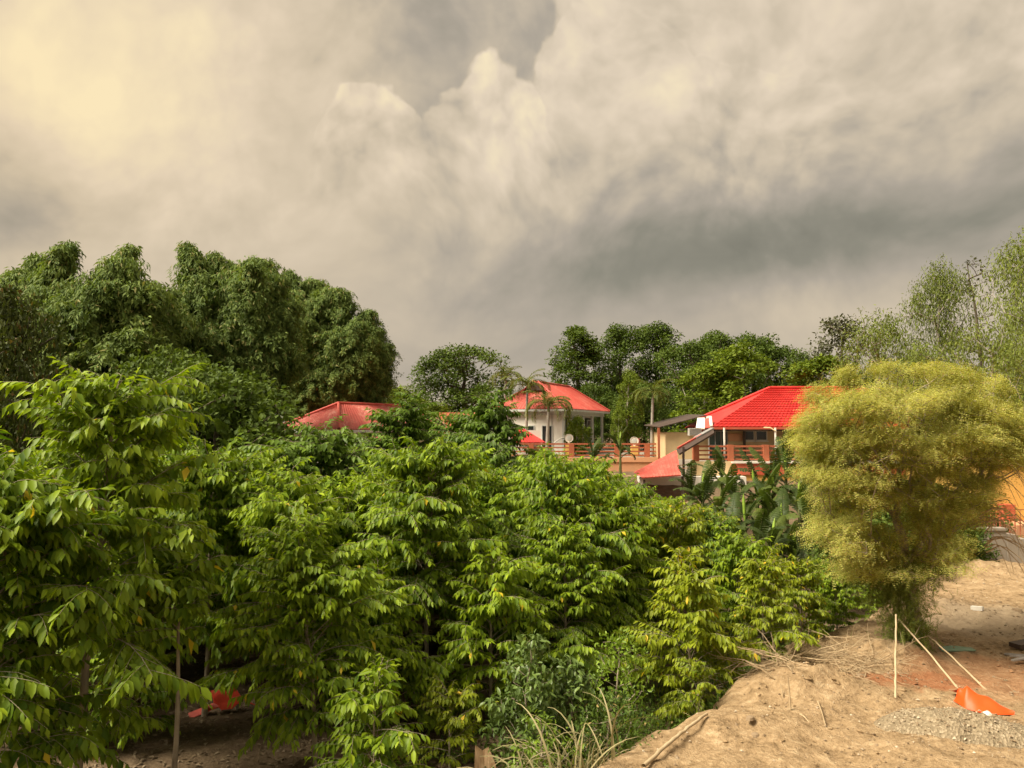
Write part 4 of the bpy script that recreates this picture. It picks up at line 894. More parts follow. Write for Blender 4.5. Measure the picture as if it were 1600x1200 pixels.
for i, (kind, var, px, Y, py, lab, lm, hero) in enumerate(HAND):
    x = (px-800)/FPX*Y; z0 = gz1(x, Y)-.05; top = P(px, py, Y)[2]; taken.append((x, Y))
    orchard(kind, var, (x, Y, z0), top-z0, 0.0 if i in (0, 4) else rng.uniform(0, 6.28), lab, GR, lm, hero, lean=(.0, .075) if i == 0 else (.0, -.10) if i == 4 else None, wide=1.12 if 'dense' in lab else 1.35 if ('rust roof' in lab or 'right in front' in lab) and Y > 22 else 1.0)
# rows behind, kept apart from the hand placed ones; tops follow the canopy line of the orchard
LINE = np.array([(-300, 700), (0, 700), (90, 690), (200, 700), (330, 700), (400, 700), (470, 715), (560, 700), (650, 698), (720, 694), (800, 700), (880, 696), (930, 710), (965, 742), (1000, 756), (1060, 772), (1130, 805), (1200, 850), (1260, 880), (1330, 890)])
fill = []
for row, Y in enumerate(np.arange(14.0, 34, 2.1)):
    for xx in np.arange(-24, 14, 2.05):
        x = xx+rng.uniform(-.5, .5)+(row % 2)*1.0; y = Y+rng.uniform(-.5, .5); px = 800+FPX*x/y
        if px < -70 or px > 1290 or sdist(np.array([x]), np.array([y]))[0] > -1.5: continue
        if min(math.hypot(x-a, y-b) for a, b in taken) < 1.4: continue
        if y > 31 and px > 1020: continue
        if 745 < px < 860 and y < 15.5: continue
        if 620 < px < 760 and y < 17.5: continue
        if 215 < px < 420 and y < 17: continue
        ty = np.interp(px, LINE[:, 0], LINE[:, 1])+abs(rng.normal(0, 16))+max(0, (20-y))*5
        top = P(px, ty, y)[2]; z0 = gz1(x, y)-.05; H = top-z0
        if H < 1.6: continue
        fill.append((x, y, px, z0, H)); taken.append((x, y))
COLS = [(-200, 130, 'under the dark mango'), (130, 330, 'under the bamboo'), (330, 440, 'left of the faded red roof'), (440, 560, 'in front of the faded red roof'), (560, 680, 'right of the faded red roof'), (680, 800, 'below the rust roof'), (800, 900, 'below the white house'), (900, 1000, 'below the slender palm'), (1000, 1100, 'below the red stair roof'), (1100, 1400, 'in front of the banana plants')]
ORD = ['front', 'second', 'third', 'fourth', 'fifth', 'sixth', 'seventh', 'eighth', 'ninth', 'tenth', 'eleventh', 'twelfth', 'thirteenth', 'fourteenth', 'fifteenth', 'sixteenth', 'seventeenth', 'eighteenth', 'nineteenth', 'twentieth', 'twenty-first', 'twenty-second']
for a, b, where in COLS:
    for j, (x, y, px, z0, H) in enumerate(sorted([f for f in fill if a <= f[2] < b], key=lambda f: f[1])):
        kind = 'tall' if H > 5.5 else 'mid' if H > 3.8 else 'small' if H > 2.5 else 'bush'
        warm = 'leaf_warm' if (px > 1050 and rng.random() < .5) else 'leaf_deep' if rng.random() < .15 else 'leaf'
        orchard(kind, int(rng.integers(0, 3)), (x, y, z0), H, rng.uniform(0, 6.28), f'leafy orchard tree {where}, {ORD[min(j, 21)]} crown back from the viewer', GR, warm)

# ------------------------------------------------------------------ bamboo grove
CULMS = [bamboo_culm(s, 12., r_, w_) for s, r_, w_ in ((201, 1.2, .95), (202, 1.8, 1.05), (203, 2.4, .95), (204, 3.0, 1.0), (205, 3.6, .70), (206, 1.6, .62))]
rng = R(17)
def bamboo(px, Y, tops, label, extra=16):
    """a clump: each culm reaches a given photo height at its plume"""
    x0 = (px-800)/FPX*Y; z0 = gz1(x0, Y)-.1; e = empty('bamboo_clump', (x0, Y, z0), label=label, cat='bamboo', group='bamboo clumps behind the orchard')
    tops = [(a, b, 0) for a, b in tops]+[(tops[i_][0]+rng.uniform(-25, 25), tops[i_][1]+rng.uniform(35, 150), 1) for i_ in rng.integers(0, len(tops), extra)]
    for (tx, ty, low) in tops:
        v = int(rng.integers(1, 3)) if low else 5 if ty < 370 else int(rng.integers(0, 6)); cm, pm, H0, rc = CULMS[v]; yd = rng.uniform(-2.0, 2.0); q = P(tx, ty, Y+yd); H = (q[2]-z0)*1.03; k = H/H0
        reach = rc*min(k, 1.1); want = np.array([q[0]-x0, yd]); a = math.atan2(want[1], want[0])+rng.normal(0, .25); base = want-np.array([cos(a), sin(a)])*reach*.9
        kk = min(k, 1.15)*(1.3 if low else 1.0)
        for nm, me_ in (('culm', cm), ('plume', pm)):
            o = obj(nm, me_, e, loc=(base[0], base[1], 0), rot=(0, 0, a), scale=(kk, kk, k))
            if nm == 'plume': o['kind'] = 'stuff'
bamboo(70, 38, [(15, 385), (60, 365), (95, 352), (130, 400), (60, 440), (20, 450), (110, 470), (150, 455), (160, 400), (190, 372), (-40, 400), (-20, 480), (90, 540), (170, 540), (40, 410), (75, 400), (125, 430), (140, 500), (45, 500), (105, 345), (200, 350), (35, 372)], 'tall bamboo clump at far left with one thin plume bending over the top')
bamboo(235, 40, [(195, 430), (235, 420), (265, 425), (225, 480), (185, 500), (265, 500), (230, 560), (280, 470), (210, 450), (250, 450), (200, 540), (260, 560)], 'lower bamboo clump between the two tall bamboo clumps')
bamboo(385, 44, [(300, 362), (325, 385), (355, 375), (395, 385), (430, 392), (330, 430), (375, 440), (415, 430), (290, 440), (300, 510), (350, 520), (400, 500), (440, 480), (345, 400), (380, 410), (310, 470), (365, 480), (420, 460), (450, 430), (297, 352), (340, 368), (405, 378)], 'tallest bamboo clump in the middle of the grove')
bamboo(470, 55, [(455, 400), (490, 415), (520, 430), (530, 455), (480, 470), (510, 500), (550, 490), (580, 505), (595, 530), (540, 545), (490, 560), (560, 590), (440, 560), (520, 600), (575, 470), (500, 445), (470, 520), (545, 520), (600, 560), (560, 480), (605, 525), (570, 540), (590, 500), (535, 440)], 'bamboo clump leaning right over the faded red roof')
bamboo(330, 36, [(240, 570), (290, 560), (330, 570), (380, 585), (350, 600), (420, 610), (270, 600)], 'low bamboo thicket in front of the tall clumps')

# ------------------------------------------------------------------ other trees
K_mango = TreeKind(301, 9, 1.0, env_round(5.2, 1, .5), 260, .35, 95, .85, .23, M['mango'], M['bark_dark'], upn=.5, hang=.35)
K_mango.place('mango_tree', ((0-800)/FPX*24.0, 24.0, -.8), P(20, 470, 24)[2]+.8, .4, 'dark brownish green mango tree at the left edge under the bamboo', None, wide=.50)
K_wild = TreeKind(302, 7, .6, env_round(3.4, 2, .5), 220, .22, 80, .75, .20, M['leaf_far'], M['bark_dark'], upn=.8, hang=.25)
K_wild.place('wild_tree', ((265-800)/FPX*29, 29, -.8), P(265, 560, 29)[2]+.8, 1.0, 'dark fine leaved tree below the bamboo, above the tallest orchard tree', None, wide=.75)
K_wild.place('wild_tree', ((345-800)/FPX*28, 28, -.8), P(345, 585, 28)[2]+.8, 2.4, 'low dark fine leaved tree left of the grey board shed', None)
K_round = TreeKind(303, 12, 2.5, env_round(4.2, 3, .6), 150, .32, 120, .95, .27, M['leaf_far'], M['bark_dark'])
K_round2 = TreeKind(304, 14, 3.5, env_round(3.6, 4, .65, .3), 140, .32, 125, .95, .27, M['leaf_far'], M['bark_dark'])
K_tallT = TreeKind(305, 15, 2.0, env_round(2.6, 5, .45, .3), 130, .3, 130, .85, .26, M['leaf_far'], M['bark_dark'])
K_light = TreeKind(306, 9, 1.2, env_round(2.2, 6, .55, .3), 90, .18, 120, .7, .24, M['leaf_far2'], M['bark_grey'])
GB = 'trees behind the houses'
def far(kd, name, px, Y, py, rz, label, wide=1.0, z0=2.0, group=GB):
    top = P(px, py, Y)[2]; kd.place(name, ((px-800)/FPX*Y, Y, z0), top-z0, rz, label, group, wide=wide)
far(K_round, 'broadleaf_tree', 735, 72, 541, .3, 'lone round dark tree left of the white house', 1.18)
far(K_light, 'broadleaf_tree', 628, 66, 606, 1.0, 'small pale tree above the end of the faded red roof', 1.5)
far(K_tallT, 'broadleaf_tree', 903, 78, 515, 2.0, 'narrow tall dark tree right behind the white house roof', 1.35)
far(K_round2, 'broadleaf_tree', 968, 82, 513, .6, 'tall dark tree just right of the narrow one', 1.0)
far(K_round2, 'broadleaf_tree', 1030, 84, 511, 2.6, 'tallest dark tree in the middle of the tree belt', 1.1)
far(K_round, 'broadleaf_tree', 1075, 78, 535, 4.0, 'dark tree in the belt above the left end of the red tiled roof', 1.0)
far(K_round2, 'broadleaf_tree', 1115, 84, 524, 5.0, 'dark tree in the belt right of the tallest one', 1.05)
far(K_round, 'broadleaf_tree', 1180, 82, 525, 1.5, 'dark round tree in the belt above the red tiled roof', 1.0)
far(K_round, 'broadleaf_tree', 1228, 80, 545, 3.1, 'rightmost dark tree of the belt above the red tiled roof', .8)
far(K_light, 'broadleaf_tree', 1158, 66, 542, .2, 'light green tree with pale limbs above the red tiled roof', 1.35)
far(K_light, 'broadleaf_tree', 1105, 66, 570, 3.2, 'lower light green tree behind the left end of the tiled roof', 1.3)
far(K_light, 'broadleaf_tree', 982, 58, 580, 4.4, 'slim light green tree between white house and slender palm', .62, 3.0)
far(K_light, 'broadleaf_tree', 966, 57, 640, 5.4, 'low leafy tree at the right end of the white house porch', .6, 3.0)
far(K_round, 'broadleaf_tree', 1010, 70, 600, .9, 'dark tree filling the gap behind the slender palm', 1.2)
far(K_round, 'broadleaf_tree', 925, 74, 600, 2.2, 'dark tree low behind the white house porch', 1.0)
far(K_round, 'broadleaf_tree', 845, 88, 612, 1.2, 'distant low tree behind the peak of the white house roof', 1.0)
far(K_round, 'broadleaf_tree', 560, 75, 640, 1.2, 'distant low tree behind the faded red roof', 1.3)
far(K_light, 'broadleaf_tree', 685, 60, 632, 2.2, 'small green tree in front of the lone round tree', 1.2)
K_bush = TreeKind(307, 2.2, .15, env_round(1.35, 7, .5, .1), 90, .07, 45, .35, .17, M['leaf_far2'], M['bark_grey'])
far(K_bush, 'round_bush', 902, 55.8, 656, 0, 'dense round clipped bush in front of the white house porch', .62, TF, None)
# pale drooping trees on the right
K_euca = TreeKind(311, 15, 3.5, env_round(3.3, 11, .55, .45), 150, .24, 90, .95, .27, M['euca'], M['bark_grey'], tpl=(NARROW[0]*np.array([1, 1.8, 1]), NARROW[1]), hang=.95, upn=.4, flat=1.3, up=.7)
K_euca2 = TreeKind(312, 13, 2.5, env_round(2.8, 12, .6, .45), 115, .2, 85, .9, .27, M['euca'], M['bark_grey'], tpl=(NARROW[0]*np.array([1, 1.8, 1]), NARROW[1]), hang=.95, upn=.4, flat=1.3, up=.7)
K_grey = TreeKind(313, 11, 2.5, env_round(2.8, 13, .5, .4), 110, .2, 45, .7, .26, M['grey_leaf'], M['bark_dark'])
GE = 'pale drooping trees behind the feathery tree'
for kd, px, Y, py, rz, lab, wd_ in [(K_euca, 1472, 50, 420, .5, 'tall pale drooping tree with rounded top behind the feathery tree', .68), (K_euca2, 1383, 52, 490, 2.0, 'shorter pale drooping tree left of the rounded tall one', 1.0),
        (K_euca, 1618, 46, 375, 3.4, 'tallest pale drooping tree cut by the right edge', .74), (K_euca2, 1548, 44, 508, 4.4, 'pale drooping tree with several thin white stems near the right edge', 1.0), (K_euca2, 1440, 47, 540, 5.5, 'low pale drooping tree just above the feathery crown', 1.2), (K_euca2, 1620, 42, 520, 1.2, 'pale drooping tree half outside the right edge', .8),
        (K_light, 1290, 56, 560, 2.4, 'small light tree between the tiled roof and the feathery tree', 1.3)]:
    far(kd, 'drooping_tree', px, Y, py, rz, lab, wd_, 1.0, GE)
far(K_grey, 'grey_tree', 1316, 58, 502, 1.1, 'grey green thin crowned tree left of the pale drooping trees', 1.15, 2.0, None)
K_bare = TreeKind(314, 14, 5, env_round(2.2, 14, .6, .4), 110, .16, 5, .5, .25, M['grey_leaf'], M['bark_dark'])
far(K_bare, 'bare_tree', 1535, 56, 405, 1.7, 'nearly bare thin twigged tree between the tall pale trees', 1.0, 2.0, None)

# ------------------------------------------------------------------ feathery yellow tree
rng = R(401); fx, fy = P(1432, 1008, 17.6)[0], 17.6; fz = gz1(fx, fy)-.08
# umbrella of flat sprays: spray centres on a broad dome, thinner and lower towards the inside
cen, tl = [], []
def ppos(px, py, dy): q = P(px, py, fy+dy); return q-np.array([fx, fy, fz])
TOPL = np.array([(1262, 695), (1276, 634), (1306, 606), (1350, 592), (1400, 583), (1460, 586), (1510, 597), (1555, 618), (1590, 648), (1610, 690)])
LOWL = np.array([(1268, 770), (1285, 825), (1310, 868), (1345, 890), (1390, 908), (1440, 905), (1490, 870), (1525, 815), (1560, 730), (1610, 700)])
for k in range(380):
    px = rng.uniform(1270, 1606); a, b = np.interp(px, TOPL[:, 0], TOPL[:, 1]), np.interp(px, LOWL[:, 0], LOWL[:, 1])
    v = rng.uniform(0, 1)**1.6; w_ = sqrt(max(.05, 1-((px-1435)/185)**2)); dy = rng.uniform(-2.2, 2.2)*w_*(1-.35*v)
    cen.append(ppos(px, a+12+(b-a-12)*v+abs(dy)*9, dy)); tl.append(rng.uniform(.18, .58))
for k in range(46):                                   # stray shoots beyond the outline
    px = rng.uniform(1262, 1612); a, b = np.interp(px, TOPL[:, 0], TOPL[:, 1]), np.interp(px, LOWL[:, 0], LOWL[:, 1])
    cen.append(ppos(px+(px-1435)*rng.uniform(.02, .13), a-rng.uniform(0, 16) if k % 2 else a+(b-a)*rng.uniform(.1, .7), rng.uniform(-1.2, 1.2))); tl.append(rng.uniform(.06, .16))
given, spr = [], []
for k, (c_, r_) in enumerate(zip(cen, tl)):
    n = int(rng.integers(5, 13)); a_ = rng.uniform(0, 6.28, n); q = r_*rng.uniform(.1, 1, n)**.6; out = nrm(c_*np.array([1, 1, 0])+1e-6)
    pts = c_+np.c_[q*np.cos(a_), q*np.sin(a_), rng.normal(0, .11, n)-.25*q**2/r_]; given.append(pts); spr += [k]*n
given = np.vstack(given); spr = np.array(spr); Ht = float(given[:, 2].max())+.1
A, par, r, tips, ntr = skeleton(rng, Ht, 1.75, lambda s_, th: s_*0+1, 10, .15, (-.35, .1), .3, .5, top=.60, given=given)
e = empty('feathery_tree', (fx, fy, fz), label='bushy feathery yellow green tree propped by poles on the sand', cat='tree')
sel = np.zeros(len(A), bool); sel[:ntr] = True
V, F = limbs(A, par, r, sel, 9); obj('trunk', mesh('trunk', V, F, M['bark'], True), e); V, F = limbs(A, par, r, ~sel, 4); obj('limbs', mesh('limbs', V, F, M['bark'], True), e, kind='stuff')
PER = 36; n = len(given)*PER; c = np.repeat(given, PER, 0); cl = np.repeat(rng.normal(0, .27, len(cen))[spr], PER); o = rng.normal(size=(n, 3))*np.array([.135, .135, .06]); out = nrm(c*np.array([1, 1, 0])+rng.normal(0, .1, (n, 3)))
L = dict(pos=c+o, d=nrm(out*.6+rdir(rng, n)*.65*np.array([1, 1, .4])-UP*.15), n=UP+rdir(rng, n)*.35, size=rng.uniform(.11, .20, n), which=np.zeros(n, int), tone=np.clip(.25+cl+rng.normal(0, .14, n), 0, 1))
obj('crown', crown_mesh('crown', L, M['feather'], None, [FROND4]), e, kind='stuff')
nt = 110; zz_ = rng.uniform(.25, 2.2, nt); th = rng.uniform(0, 6.28, nt); rr_ = rng.uniform(.1, .75, nt)*(.5+zz_*.35); tp2 = np.c_[-.35+rr_*np.cos(th), rr_*np.sin(th)-.1, zz_]
n = nt*34; c = np.repeat(tp2, 34, 0); L = dict(pos=c+rng.normal(size=(n, 3))*np.array([.16, .16, .16]), d=nrm(rdir(rng, n)-UP*.8), n=UP*.6+rdir(rng, n)*.5, size=rng.uniform(.12, .22, n), which=np.zeros(n, int), tone=rng.uniform(0, .5, n))
obj('trunk_shoots', crown_mesh('trunk_shoots', L, M['feather_green'], None, [FROND]), e, kind='stuff')
# bare drooping twigs at its right side
tw = MB()
for k in range(26):
    a = rng.uniform(-.9, .7); z1 = rng.uniform(2.2, 4.6); s0 = np.array([cos(a)*1.5, sin(a)*1.2, z1]); pth = [s0]
    for q in range(5): pth.append(pth[-1]+np.array([cos(a)*.24, sin(a)*.2, .12-.16*q])+rng.normal(0, .05, 3))
    tw.tube(pth, np.linspace(.016, .004, 6), 4, False)
tw.build('bare_twigs', M['twig'], e)

# ------------------------------------------------------------------ dark shrubs behind the feathery tree
K_dark = TreeKind(321, 3.2, .3, env_round(1.5, 21, .5, .25), 110, .07, 60, .5, .17, M['leaf_far'], M['bark_dark'], hang=.3)
for i, (px, Y, py, lab) in enumerate([(1330, 25.5, 815, 'dark shrub between the banana plants and the feathery tree'), (1385, 27, 800, 'dark shrub right behind the feathery tree trunk'), (1440, 28, 800, 'dark shrub behind the feathery tree towards the concrete wall'), (1490, 28.2, 812, 'dark shrub against the left end of the concrete wall'), (1345, 33, 765, 'taller dark shrub behind the feathery crown, below the terrace'), (1420, 34, 755, 'tallest dark shrub behind the feathery crown'), (1500, 31.5, 775, 'dark shrub left of the yellow wall')]): far(K_dark, 'dark_shrub', px, Y, py, i*1.3, lab, 1.25, -.3, 'dark shrubs behind the feathery tree')

# ------------------------------------------------------------------ palms
FR = [palm_frond(s, 2.5, 46, .60, dr_, e0) for s, dr_, e0 in ((501, 1.5, 1.15), (502, 2.2, .95), (503, 2.9, .85))]
rng = R(23)
def palm(px, Y, py_top, label, z0=TF, sc_=1.0, nf=17, r=.11, lean=.1):
    x = (px-800)/FPX*Y; top = P(px, py_top, Y)[2]; H = top-z0-1.0*sc_; e = empty('palm_tree', (x, Y, z0), label=label, cat='palm', group='palms on the terrace')
    zs = np.linspace(0, 1, 10); tp = np.c_[lean*zs**2, zs*0, zs*H]; rad = r*(1.15-.35*zs); rad[0] *= 1.25
    MB().tube(tp, rad, 10).build('trunk', M['bark_grey'], e, True); MB().tube([tp[-1]-UP*.05, tp[-1]+UP*.55*sc_], [r*.85, r*.45], 8).build('crownshaft', M['cane_green'], e, True)
    for i in range(nf):
        t = i/(nf-1); v = 0 if t > .72 else 1 if t > .34 else 2
        obj('frond', FR[v], e, loc=tp[-1]+UP*(.25+.25*t)*sc_, rot=(rng.normal(0, .1), rng.normal(0, .12), i*2.4+rng.normal(0, .2)), scale=sc_*rng.uniform(.85, 1.1))
palm(1018, 54, 604, 'slender single palm with pale trunk right of the white house', sc_=.80, nf=14)
palm(855, 55, 622, 'drooping palm in front of the white house corner', sc_=.95, nf=20, r=.13)
palm(822, 57, 592, 'palm left of the drooping one, before the white house roof', sc_=.85, nf=18)
palm(788, 60, 580, 'leftmost palm, standing before the lone round tree', sc_=.75, nf=16)

# ------------------------------------------------------------------ bananas
BL = [banana_leaf(s, L_, w_, e0, dr_, to) for s, L_, w_, e0, dr_, to in ((601, 2.0, .50, 1.25, 1.6, .40), (602, 2.0, .48, 1.0, 2.2, .55), (603, 1.8, .44, .8, 2.5, .65), (604, 2.1, .52, 1.4, .8, .25))]
rng = R(29)
def spear(H=1.0):
    return MB().tube([(0, 0, 0), (.01, 0, H*.4), (.02, .01, H*.8), (.03, .01, H)], [.035, .075, .07, .008], 8).me('rolled_leaf', M['banana_young'], True)
SP = spear(1.3)
def banana(px, Y, py_top, label, nl=8, sp=False, sc_=1.0, group='banana plants below the terrace', az0=None):
    x = (px-800)/FPX*Y; z0 = gz1(x, Y)-.05; top = P(px, py_top, Y)[2]; H = max(.8, (top-z0)-1.25*sc_); e = empty('banana_plant', (x, Y, z0), label=label, cat='banana', group=group)
    MB().tube([(0, 0, 0), (.02, 0, H*.5), (.03, .02, H+.15)], [.13*sc_, .10*sc_, .06*sc_], 9).build('stem', M['cane_green'], e, True)
    az = rng.uniform(0, 6.28) if az0 is None else az0
    for i in range(nl):
        t = i/max(1, nl-1); v = 3 if t > .85 else 0 if t > .55 else 1 if t > .25 else 2
        obj('leaf', BL[v], e, loc=(.02, .01, H*(.80+.22*t)), rot=(rng.normal(0, .15), rng.normal(0, .12), az+i*2.4+rng.normal(0, .25)), scale=sc_*rng.uniform(.82, 1.15))
    if sp: obj('rolled_leaf', SP, e, loc=(.03, .02, H+.05), rot=(rng.normal(0, .08), rng.normal(0, .08), 0), scale=sc_)
for a in [(1078, 40, 738, 'banana plant in front of the white retaining wall', 8, True, 1.0), (1125, 38.5, 712, 'banana plant with one tall split leaf before the yellow wall', 8, False, 1.05), (1180, 37, 735, 'banana plant in the thick of the clump below the terrace', 9, True, 1.05), (1225, 38.5, 700, 'tallest banana plant below the right house post', 9, True, 1.05), (1275, 36, 725, 'banana plant half behind the feathery tree', 8, False, 1.0),
          (1160, 33, 775, 'banana plant with bright rolled leaf standing out of the clump', 8, True, .95), (1215, 31.5, 790, 'front banana plant with dark drooping leaves', 9, True, 1.0), (1265, 30, 800, 'front right banana plant beside the feathery tree', 9, False, 1.0), (1120, 34, 760, 'left front banana plant behind the orchard crowns', 8, False, .9), (1300, 33, 770, 'banana plant deep beside the feathery tree trunk', 8, False, .95), (1200, 27.5, 812, 'low banana plant with upright rolled leaf above the yellow green trees', 6, True, .8)]:
    banana(*a)
for i, (px, Y, py, lab) in enumerate([(1095, 36, 742, 'banana plant between the white wall and the split tall leaf'), (1145, 35.5, 748, 'banana plant left of the bright rolled leaf'), (1195, 35, 752, 'banana plant right of the bright rolled leaf'), (1245, 34, 752, 'banana plant below the tallest one'), (1290, 31, 815, 'low banana plant at the edge of the feathery crown'), (1175, 30, 822, 'low dark banana plant in the middle of the clump'), (1235, 28.5, 838, 'lowest dark banana plant in front of the clump'), (1140, 31, 808, 'low banana plant at the left foot of the clump'), (1320, 29, 810, 'banana plant shaded by the feathery tree'), (1205, 36.5, 722, 'banana plant directly below the red edge band'), (1255, 37.5, 715, 'banana plant below the railing near the feathery tree')]): banana(px, Y, py, lab, 10, i % 3 == 0, 1.0)
banana(968, 44, 676, 'banana plant with upright leaf before the timber railing', 6, True, .85); banana(925, 43, 690, 'grey green banana plant before the railing below the white house', 8, False, .85)
banana(372, 26, 668, 'banana plant whose pale leaves poke out above the orchard under the bamboo', 7, True, .9)
# ------------------------------------------------------------------ things on the sand
rng = R(41)
def pole(name, a, b, r0, r1, label, cat='pole', group=None, m_='cane', nodes=9, bow=.035):
    a = np.asarray(a, float); b = np.asarray(b, float); L_ = np.linalg.norm(b-a); t = np.linspace(0, 1, nodes*2+1); pts = (b-a)*t[:, None]+np.array([0, 0, 1])*(bow*np.sin(pi*t))[:, None]
    rad = (r0+(r1-r0)*t)*np.where(np.arange(len(t)) % 2 == 0, 1.14, 1.0)
    pts = pts+np.c_[rng.normal(0, .002, len(t)), rng.normal(0, .002, len(t)), rng.normal(0, .002, len(t))]*L_
    return MB().tube(pts, rad, 8).build(name, M[m_], None, True, loc=a, label=label, cat=cat, group=group)
GP = 'bamboo poles propping the feathery tree'
def gp(px, py):
    q = PZ(px, py, 0.0)
    for _ in range(12): q = PZ(px, py, gz1(q[0], q[1]))
    return q
q = gp(1399, 1092); pole('bamboo_pole', q-UP*.1, P(1400, 960, q[1]+1.5), .020, .016, 'upright pale bamboo pole left of the feathery tree trunk', group=GP)
q = gp(1506, 1083); pole('bamboo_pole', q-UP*.05, P(1404, 968, 17.0), .020, .014, 'slanting bamboo pole from the orange sheet up to the feathery tree', group=GP)
q = gp(1559, 1093); pole('bamboo_pole', q-UP*.05, P(1438, 982, 17.5), .018, .013, 'outer slanting bamboo pole right of the orange sheet', group=GP)
q1, q2 = gp(1104, 1121), gp(1006, 1203); pole('bamboo_pole', q2+UP*.05, q1+UP*.06, .03, .023, 'long bamboo pole lying on the sand at the bottom')
# orange sheet draped over a lump
def drape(name, foot, m_, label, cat, n=10, ridge=None):
    """cloth between outline (n points round) and a raised ridge line"""
q = [gp(*c) for c in ((1490, 1096), (1507, 1108), (1540, 1116), (1588, 1119), (1580, 1112), (1545, 1098))]
top = [gp(1500, 1100)+UP*.26, gp(1512, 1102)+UP*.31, gp(1545, 1107)+UP*.17, gp(1585, 1117)+UP*.03]
m1 = MB(); front = [q[0], q[1], q[2], q[3]]; back = [q[0]+np.array([.15, .4, .05]), q[5]+np.array([-.25, .35, 0]), q[5]+np.array([.1, .15, 0]), q[4]]
nu, nv = 22, 11; rows = []
def interp(pl, u):
    pl = np.array(pl); k = u*(len(pl)-1); i = min(int(k), len(pl)-2); f = k-i; return pl[i]*(1-f)+pl[i+1]*f
for v in np.linspace(0, 1, nv):
    row = []
    for u in np.linspace(0, 1, nu):
        a, b_, c_ = interp(front, u), interp(top, u), interp(back, u)
        p_ = a+(b_-a)*(v/.5)**.85 if v < .5 else b_+(c_-b_)*((v-.5)/.5)**1.2
        p_ = p_+UP*.022*sin(u*17+v*5)*sin(pi*v)+np.array([.012*sin(v*13+u*8), .012*sin(u*21), 0]); row.append(p_+UP*.012)
    rows.append(row)
V = np.array(rows).reshape(-1, 3); i = np.arange(nv-1)[:, None]*nu; j = np.arange(nu-1)[None]; Fq = np.stack([i+j, i+j+1, i+nu+j+1, i+nu+j], -1).reshape(-1, 4)
cen = V.mean(0); m1.add(V-cen, Fq); m1.build('orange_sheet', M['orange'], None, True, loc=cen, label='bright orange plastic sheet on the ground at the foot of a slanting pole', cat='sheet')
q = gp(1541, 1122); m1 = MB(); m1.lathe([(0, .10), (.05, .09), (.08, .02), (.05, -.03), (0, -.04)], 8); m1.build('stone', M['white'], None, False, loc=q+UP*.03, rot=(.5, .4, .2), label='small white stone weighing down the orange sheet', cat='stone')
# gravel heap
def gravel(t):
    p = gpos(t); v = t.node('ShaderNodeTexVoronoi', {'Vector': p, 'Scale': 26.0}); n = t.noise(p, 40, 3); n2 = t.noise(p, 2.0, 4)
    c = t.ramp(v.outputs['Color'], [(.15, (.15, .115, .072)), (.6, (.25, .195, .125)), (.92, (.42, .34, .24))]); c = t.mix(t.m('MULTIPLY', n2, .5), c, (.34, .27, .17, 1))
    return princ(t, c, .9, .15, bump(t, v.outputs['Distance'], .9, .03))
M['gravel'] = mat('gravel', gravel)
gc = np.array([7.35, 13.15])
def gh(x, y):
    a = (x-gc[0])*cos(-.32)-(y-gc[1])*sin(-.32)*-1; a = (x-gc[0])*.93+(y-gc[1])*-.36; b_ = (x-gc[0])*.36+(y-gc[1])*.93
    q_ = (a/(1.25+.25*(a > 0)))**2+(b_/.72)**2; return np.maximum(sand_z(x, y), 0)-.09+.38*np.maximum(0, 1-q_)**.75*(1+.3*fbm(x*3, y*3, 51))-.03*(q_ > 1)
V, F = grid(np.arange(5.7, 9.4, .055), np.arange(11.9, 14.4, .055), gh); cc = V[F].mean(1); a = (cc[:, 0]-gc[0])*.93-(cc[:, 1]-gc[1])*.36; b_ = (cc[:, 0]-gc[0])*.36+(cc[:, 1]-gc[1])*.93
F = F[((a/(1.25+.25*(a > 0)))**2+(b_/.72)**2) < 1.06]; us = np.unique(F); rm = np.zeros(len(V), int); rm[us] = np.arange(len(us)); V = V[us]; F = rm[F]
e = empty('gravel_heap', (0, 0, 0), label='low heap of grey beige gravel in front of the orange sheet', cat='gravel heap'); obj('heap', mesh('heap', V, F, M['gravel'], True), e)
ST = (np.array([(1, 0, 0), (-.9, .1, 0), (.1, .8, .05), (0, -.75, 0), (.1, .1, .6), (0, 0, -.5)], float), np.array([(0, 2, 4), (2, 1, 4), (1, 3, 4), (3, 0, 4), (2, 0, 5), (1, 2, 5), (3, 1, 5), (0, 3, 5)]))
def stonem(t):
    g = t.node('ShaderNodeNewGeometry'); return princ(t, t.ramp(g.outputs['Random Per Island'], [(0, (.18, .125, .072)), (.75, (.30, .22, .14)), (1, (.56, .47, .35))]), .9, .15)
M['stones'] = mat('pebbles', stonem)
def stones(name, pts, smin, smax, parent=None, **k):
    n = len(pts); V, F, I = bake(ST, pts, rdir(rng, n)*np.array([1, 1, .25]), UP+rdir(rng, n)*.4, smin+(smax-smin)*rng.uniform(0, 1, n)**3); return obj(name, mesh(name, V, F, M['stones']), parent, kind='stuff', **k)
ii = rng.integers(0, len(V), 900); stones('pebbles', V[ii]+np.c_[rng.normal(0, .03, (900, 2)), np.full(900, .008)], .010, .034, e)
n = 11000; px_ = rng.uniform(0, 1, n); X = 1+px_*17; Y = rng.uniform(9.5, 27, n); k = sdist(X, Y) > .1; X, Y = X[k], Y[k]
dn = fbm(X*.9, Y*.9, 71)+rng.normal(0, .25, len(X)) > -.05; X, Y = X[dn], Y[dn]; stones('pebbles', np.c_[X, Y, sand_z(X, Y)+.006], .008, .05, label='loose pebbles and clods scattered over the sand', cat='pebbles')
